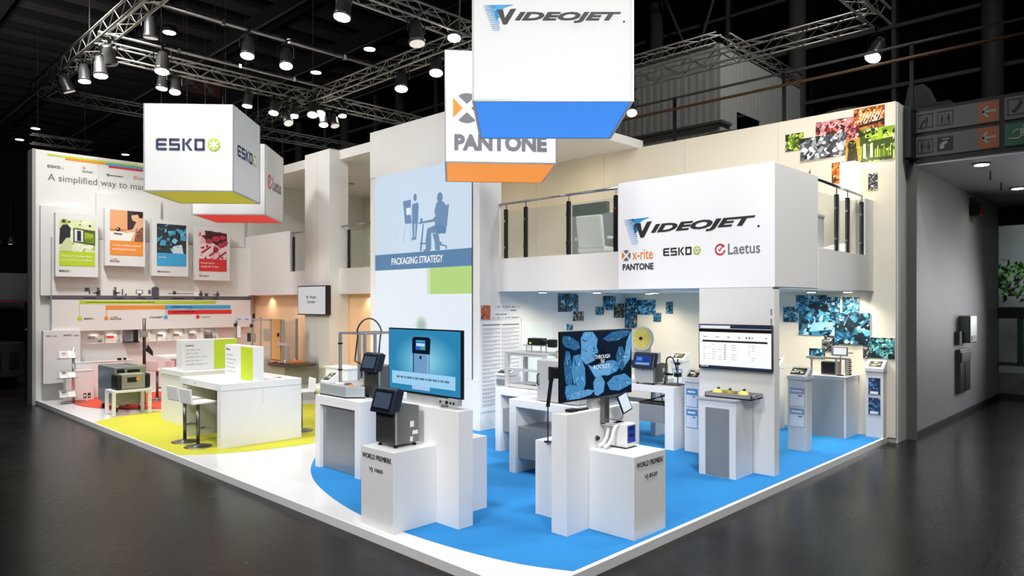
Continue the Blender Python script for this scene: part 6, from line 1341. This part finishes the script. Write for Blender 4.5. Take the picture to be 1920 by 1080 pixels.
for y, z in ((14.0, 1.78), (13.1, 1.78), (11.7, 1.6)): MB().box(3.95, y - .04, z, 4.0, y + .04, z + .08).build('hinge', BLACK, pm)
MB().box(4.1, 13.2, 1.40, 4.14, 13.6, 1.62).build('monitor', BLACK, pm, .005); MB().box(4.1, 12.3, 1.45, 4.2, 12.7, 1.75).build('camera_box', GREYP, pm); MB().box(4.2, 12.4, 1.1, 4.5, 12.9, 1.3).build('feeder', WHITE, pm)
MB().cyl((3.98, 12.98, 2.0), (3.98, 12.98, 2.12), .03, 10).build('beacon', BLACK, pm)
for k in range(9):
    y = 11.25 + k * .11; MB().cyl((3.9, y, 1.0), (4.4, y, 1.0), .03, 8).build('roller', CHROME if k % 3 else OINK, pm)
MB().box(3.8, 10.9, .92, 4.5, 11.9, .98).build('belt', DSTEEL, pm); MB().box(3.9, 11.15, 1.0, 3.95, 11.25, 1.45).build('guide_post', ALU, pm); MB().box(3.88, 11.1, 1.40, 3.96, 11.6, 1.46).build('guide_arm', LGREY, pm)
t = thing('notice_sheet', 'small white notice sheet hung in the frame of the guarded machine', 'notice', (3.95, 13.8, 1.5)); MB().box(3.94, 13.62, 1.48, 3.95, 13.82, 1.80).build('sheet', WHITE, t); MB().box(3.938, 13.62, 1.48, 3.94, 13.82, 1.50).build('stripe', mat('magenta_ink', (.7, .2, .5), .5), t)

# ================================================================== RED AREA
t = thing('labelling_machine', 'grey steel labelling machine on castors on the red carpet', 'machine', (.9, 12.9, .1))
MB().box(.66, 12.42, .26, 1.15, 13.48, 1.04).build('side_panel', mat('blue_grey_steel', (.45, .52, .56), .35, .5, nscale=6), t, .02); MB().box(.68, 12.40, .24, 1.28, 12.44, 1.04).build('front_frame', DEVG, t, .01)
MB().box(1.15, 12.44, .5, 1.30, 13.40, 1.06).build('housing', DEVG, t, .01); MB().box(.92, 12.38, .72, 1.16, 12.40, .98).build('mechanism', BLACK, t); MB().box(.72, 12.38, .70, .86, 12.42, 1.0).build('control_strip', BLACK, t)
for x, y in ((.74, 12.5), (.74, 13.4), (1.2, 12.5), (1.2, 13.3)):
    MB().cyl((x - .02, y, .15), (x + .02, y, .15), .055, 14).build('castor', BLACK, t)
    MB().box(x - .03, y - .03, .18, x + .03, y + .03, .28).build('castor_fork', CHROME, t)
t = thing('print_unit', 'olive-grey print unit with black end cheeks on the white side table', 'printer', (.95, 12.1, .6))
MB().box(.66, 11.92, .62, 1.12, 12.22, .93).build('housing', DEVG, t, .02); MB().box(.56, 11.90, .61, .66, 12.24, .92).build('cheek', BLACK, t, .02); MB().box(1.12, 11.92, .62, 1.22, 12.22, .92).build('cheek', BLACK, t, .03)
MB().box(.77, 11.915, .76, .95, 11.92, .86).build('display', BLACK, t); MB().cyl((.97, 11.915, .82), (.97, 11.91, .82), .035, 14).build('amber_dial', OINK, t)
t = thing('side_table', 'low white square side table on the red carpet', 'table', (.9, 12.1, .1)); MB().box(.48, 11.86, .56, 1.22, 12.36, .61).build('tabletop', WHITE, t, .004)
for x, y in ((.48, 11.86), (1.16, 11.86), (.48, 12.30), (1.16, 12.30)): MB().box(x, y, .098, x + .06, y + .06, .56).build('leg', WHITE, t)
t = thing('sensor_pole', 'tall grey pole with black sensor standing behind the labelling machine', 'pole', (1.6, 13.6, .1)); MB().cyl((1.55, 13.3, 1.0), (1.55, 13.3, 2.04), .035, 12).build('pole', DSTEEL, t, smooth=True); MB().cyl((1.55, 13.3, .0985), (1.55, 13.3, 1.0), .035, 12).build('pole_base', DSTEEL, t)
MB().prism([(1.58, 13.24, 1.30), (1.72, 13.24, 1.18), (1.72, 13.24, 1.28), (1.62, 13.24, 1.44)], (0, .08, 0)).build('sensor', BLACK, t, .01); MB().box(1.46, 13.22, 1.62, 1.6, 13.3, 1.74).build('bracket', DEVG, t)
t = thing('bar_table', 'white bar-height table with wide panel legs left of the counters', 'table', (2.5, 14.4, .1)); MB().box(2.2, 13.9, 1.04, 3.9, 14.7, 1.10).build('tabletop', WHITE, t, .004); MB().box(2.6, 14.0, .1, 3.8, 14.6, 1.04).build('panel_leg', WHITE, t, .004)
bar_stool('pale pink bar stool beside the white bar table on the red carpet', 2.0, 13.8, .5, mat('pale_pink_shell', (.90, .80, .80), .45))
bar_stool('second pale bar stool beside the bar table, right one', 2.35, 13.5, .2, mat('pale_pink_shell', (.90, .80, .80), .45))
t = thing('low_wall', 'long low white plinth wall in front of the lit niche', 'plinth', (1.2, 15.5, .1)); MB().box(.70, 15.30, .09, 1.95, 15.5, .95).build('body', WHITE, t, .004)
MB().box(.69, 15.29, .95, 1.96, 15.51, .965).build('top', WHITE, t)
t = thing('sample_device', 'two small dark devices on the low plinth wall', 'device', (1.7, 15.4, .965)); MB().box(1.62, 15.35, .965, 1.70, 15.43, 1.02).build('housing', BLACK, t, .004); MB().box(1.76, 15.35, .965, 1.81, 15.43, 1.02).build('housing', BLACK, t, .004)
t = thing('white_carton', 'white carton with printed handling marks by the left wall', 'box', (.75, 14.9, .1)); MB().box(.42, 15.02, .09, 1.0, 15.25, .80).build('body', WHITE, t, .005); MB().box(.42, 15.015, .78, 1.0, 15.255, .802).build('lid_flap', WHITE, t)
f = FY(15.02); q = MB(); rect(q, f, .78, .14, .84, .26); rect(q, f, .87, .14, .93, .26); q.build('handling_mark', INK, t); q = MB(); rect(q, f, .795, .17, .825, .23, .006); rect(q, f, .885, .17, .915, .20, .006); q.build('mark_window', WINK, t)
t = thing('logo_panel', 'white wall panel with small grey logos low on the left wall', 'panel', (.45, 15.7, .5)); MB().box(.06, 15.42, .50, .82, 15.60, 1.74).build('panel', WHITE, t, .004); MB().box(.2, 15.60, .6, .7, 15.74, 1.6).build('spacer', WHITE, t)
f = FY(15.42); txt('ESKO', f, .12, 1.60, .10, .035, GINK, t); txt('x-rite', f, .25, 1.60, .08, .035, GINK, t); txt('VIDEOJET', f, .46, 1.595, .18, .045, INK, t, .01); txt('Laetus', f, .68, 1.595, .10, .045, INK, t)
t = thing('literature_stand', 'chrome literature stand with three tiers of magazines near the left wall end', 'brochure stand', (.42, 14.7, .1))
MB().cyl((.46, 14.6, .1), (.46, 14.6, 1.38), .018, 10).build('pole', CHROME, t, smooth=True); MB().cyl((.50, 14.68, .1), (.50, 14.68, 1.38), .018, 10).build('pole', CHROME, t, smooth=True)
MB().tube([(.2, 14.5, .105), (.75, 14.55, .105), (.8, 14.9, .105), (.3, 14.95, .105)], .016, 8).build('foot', CHROME, t)
for z in (1.30, .86, .42):
    for k, x in enumerate((.18, .34)): MB().prism([(x, 14.48, z - .16), (x + .15, 14.48, z - .16), (x + .15, 14.62, z), (x, 14.62, z)], (0, .02, .0)).build('magazine', [WHITE, LGREY, CHAIRW][int(z * 10 + k) % 3], t)
    MB().box(.16, 14.5, z - .18, .52, 14.64, z - .165).build('tray', ALU, t); MB().box(.22, 14.52, z - .06, .30, 14.53, z - .04).build('print_mark', RINK if z > 1 else BLACK, t)

# deck and wall lights washing the graphics wall and columns
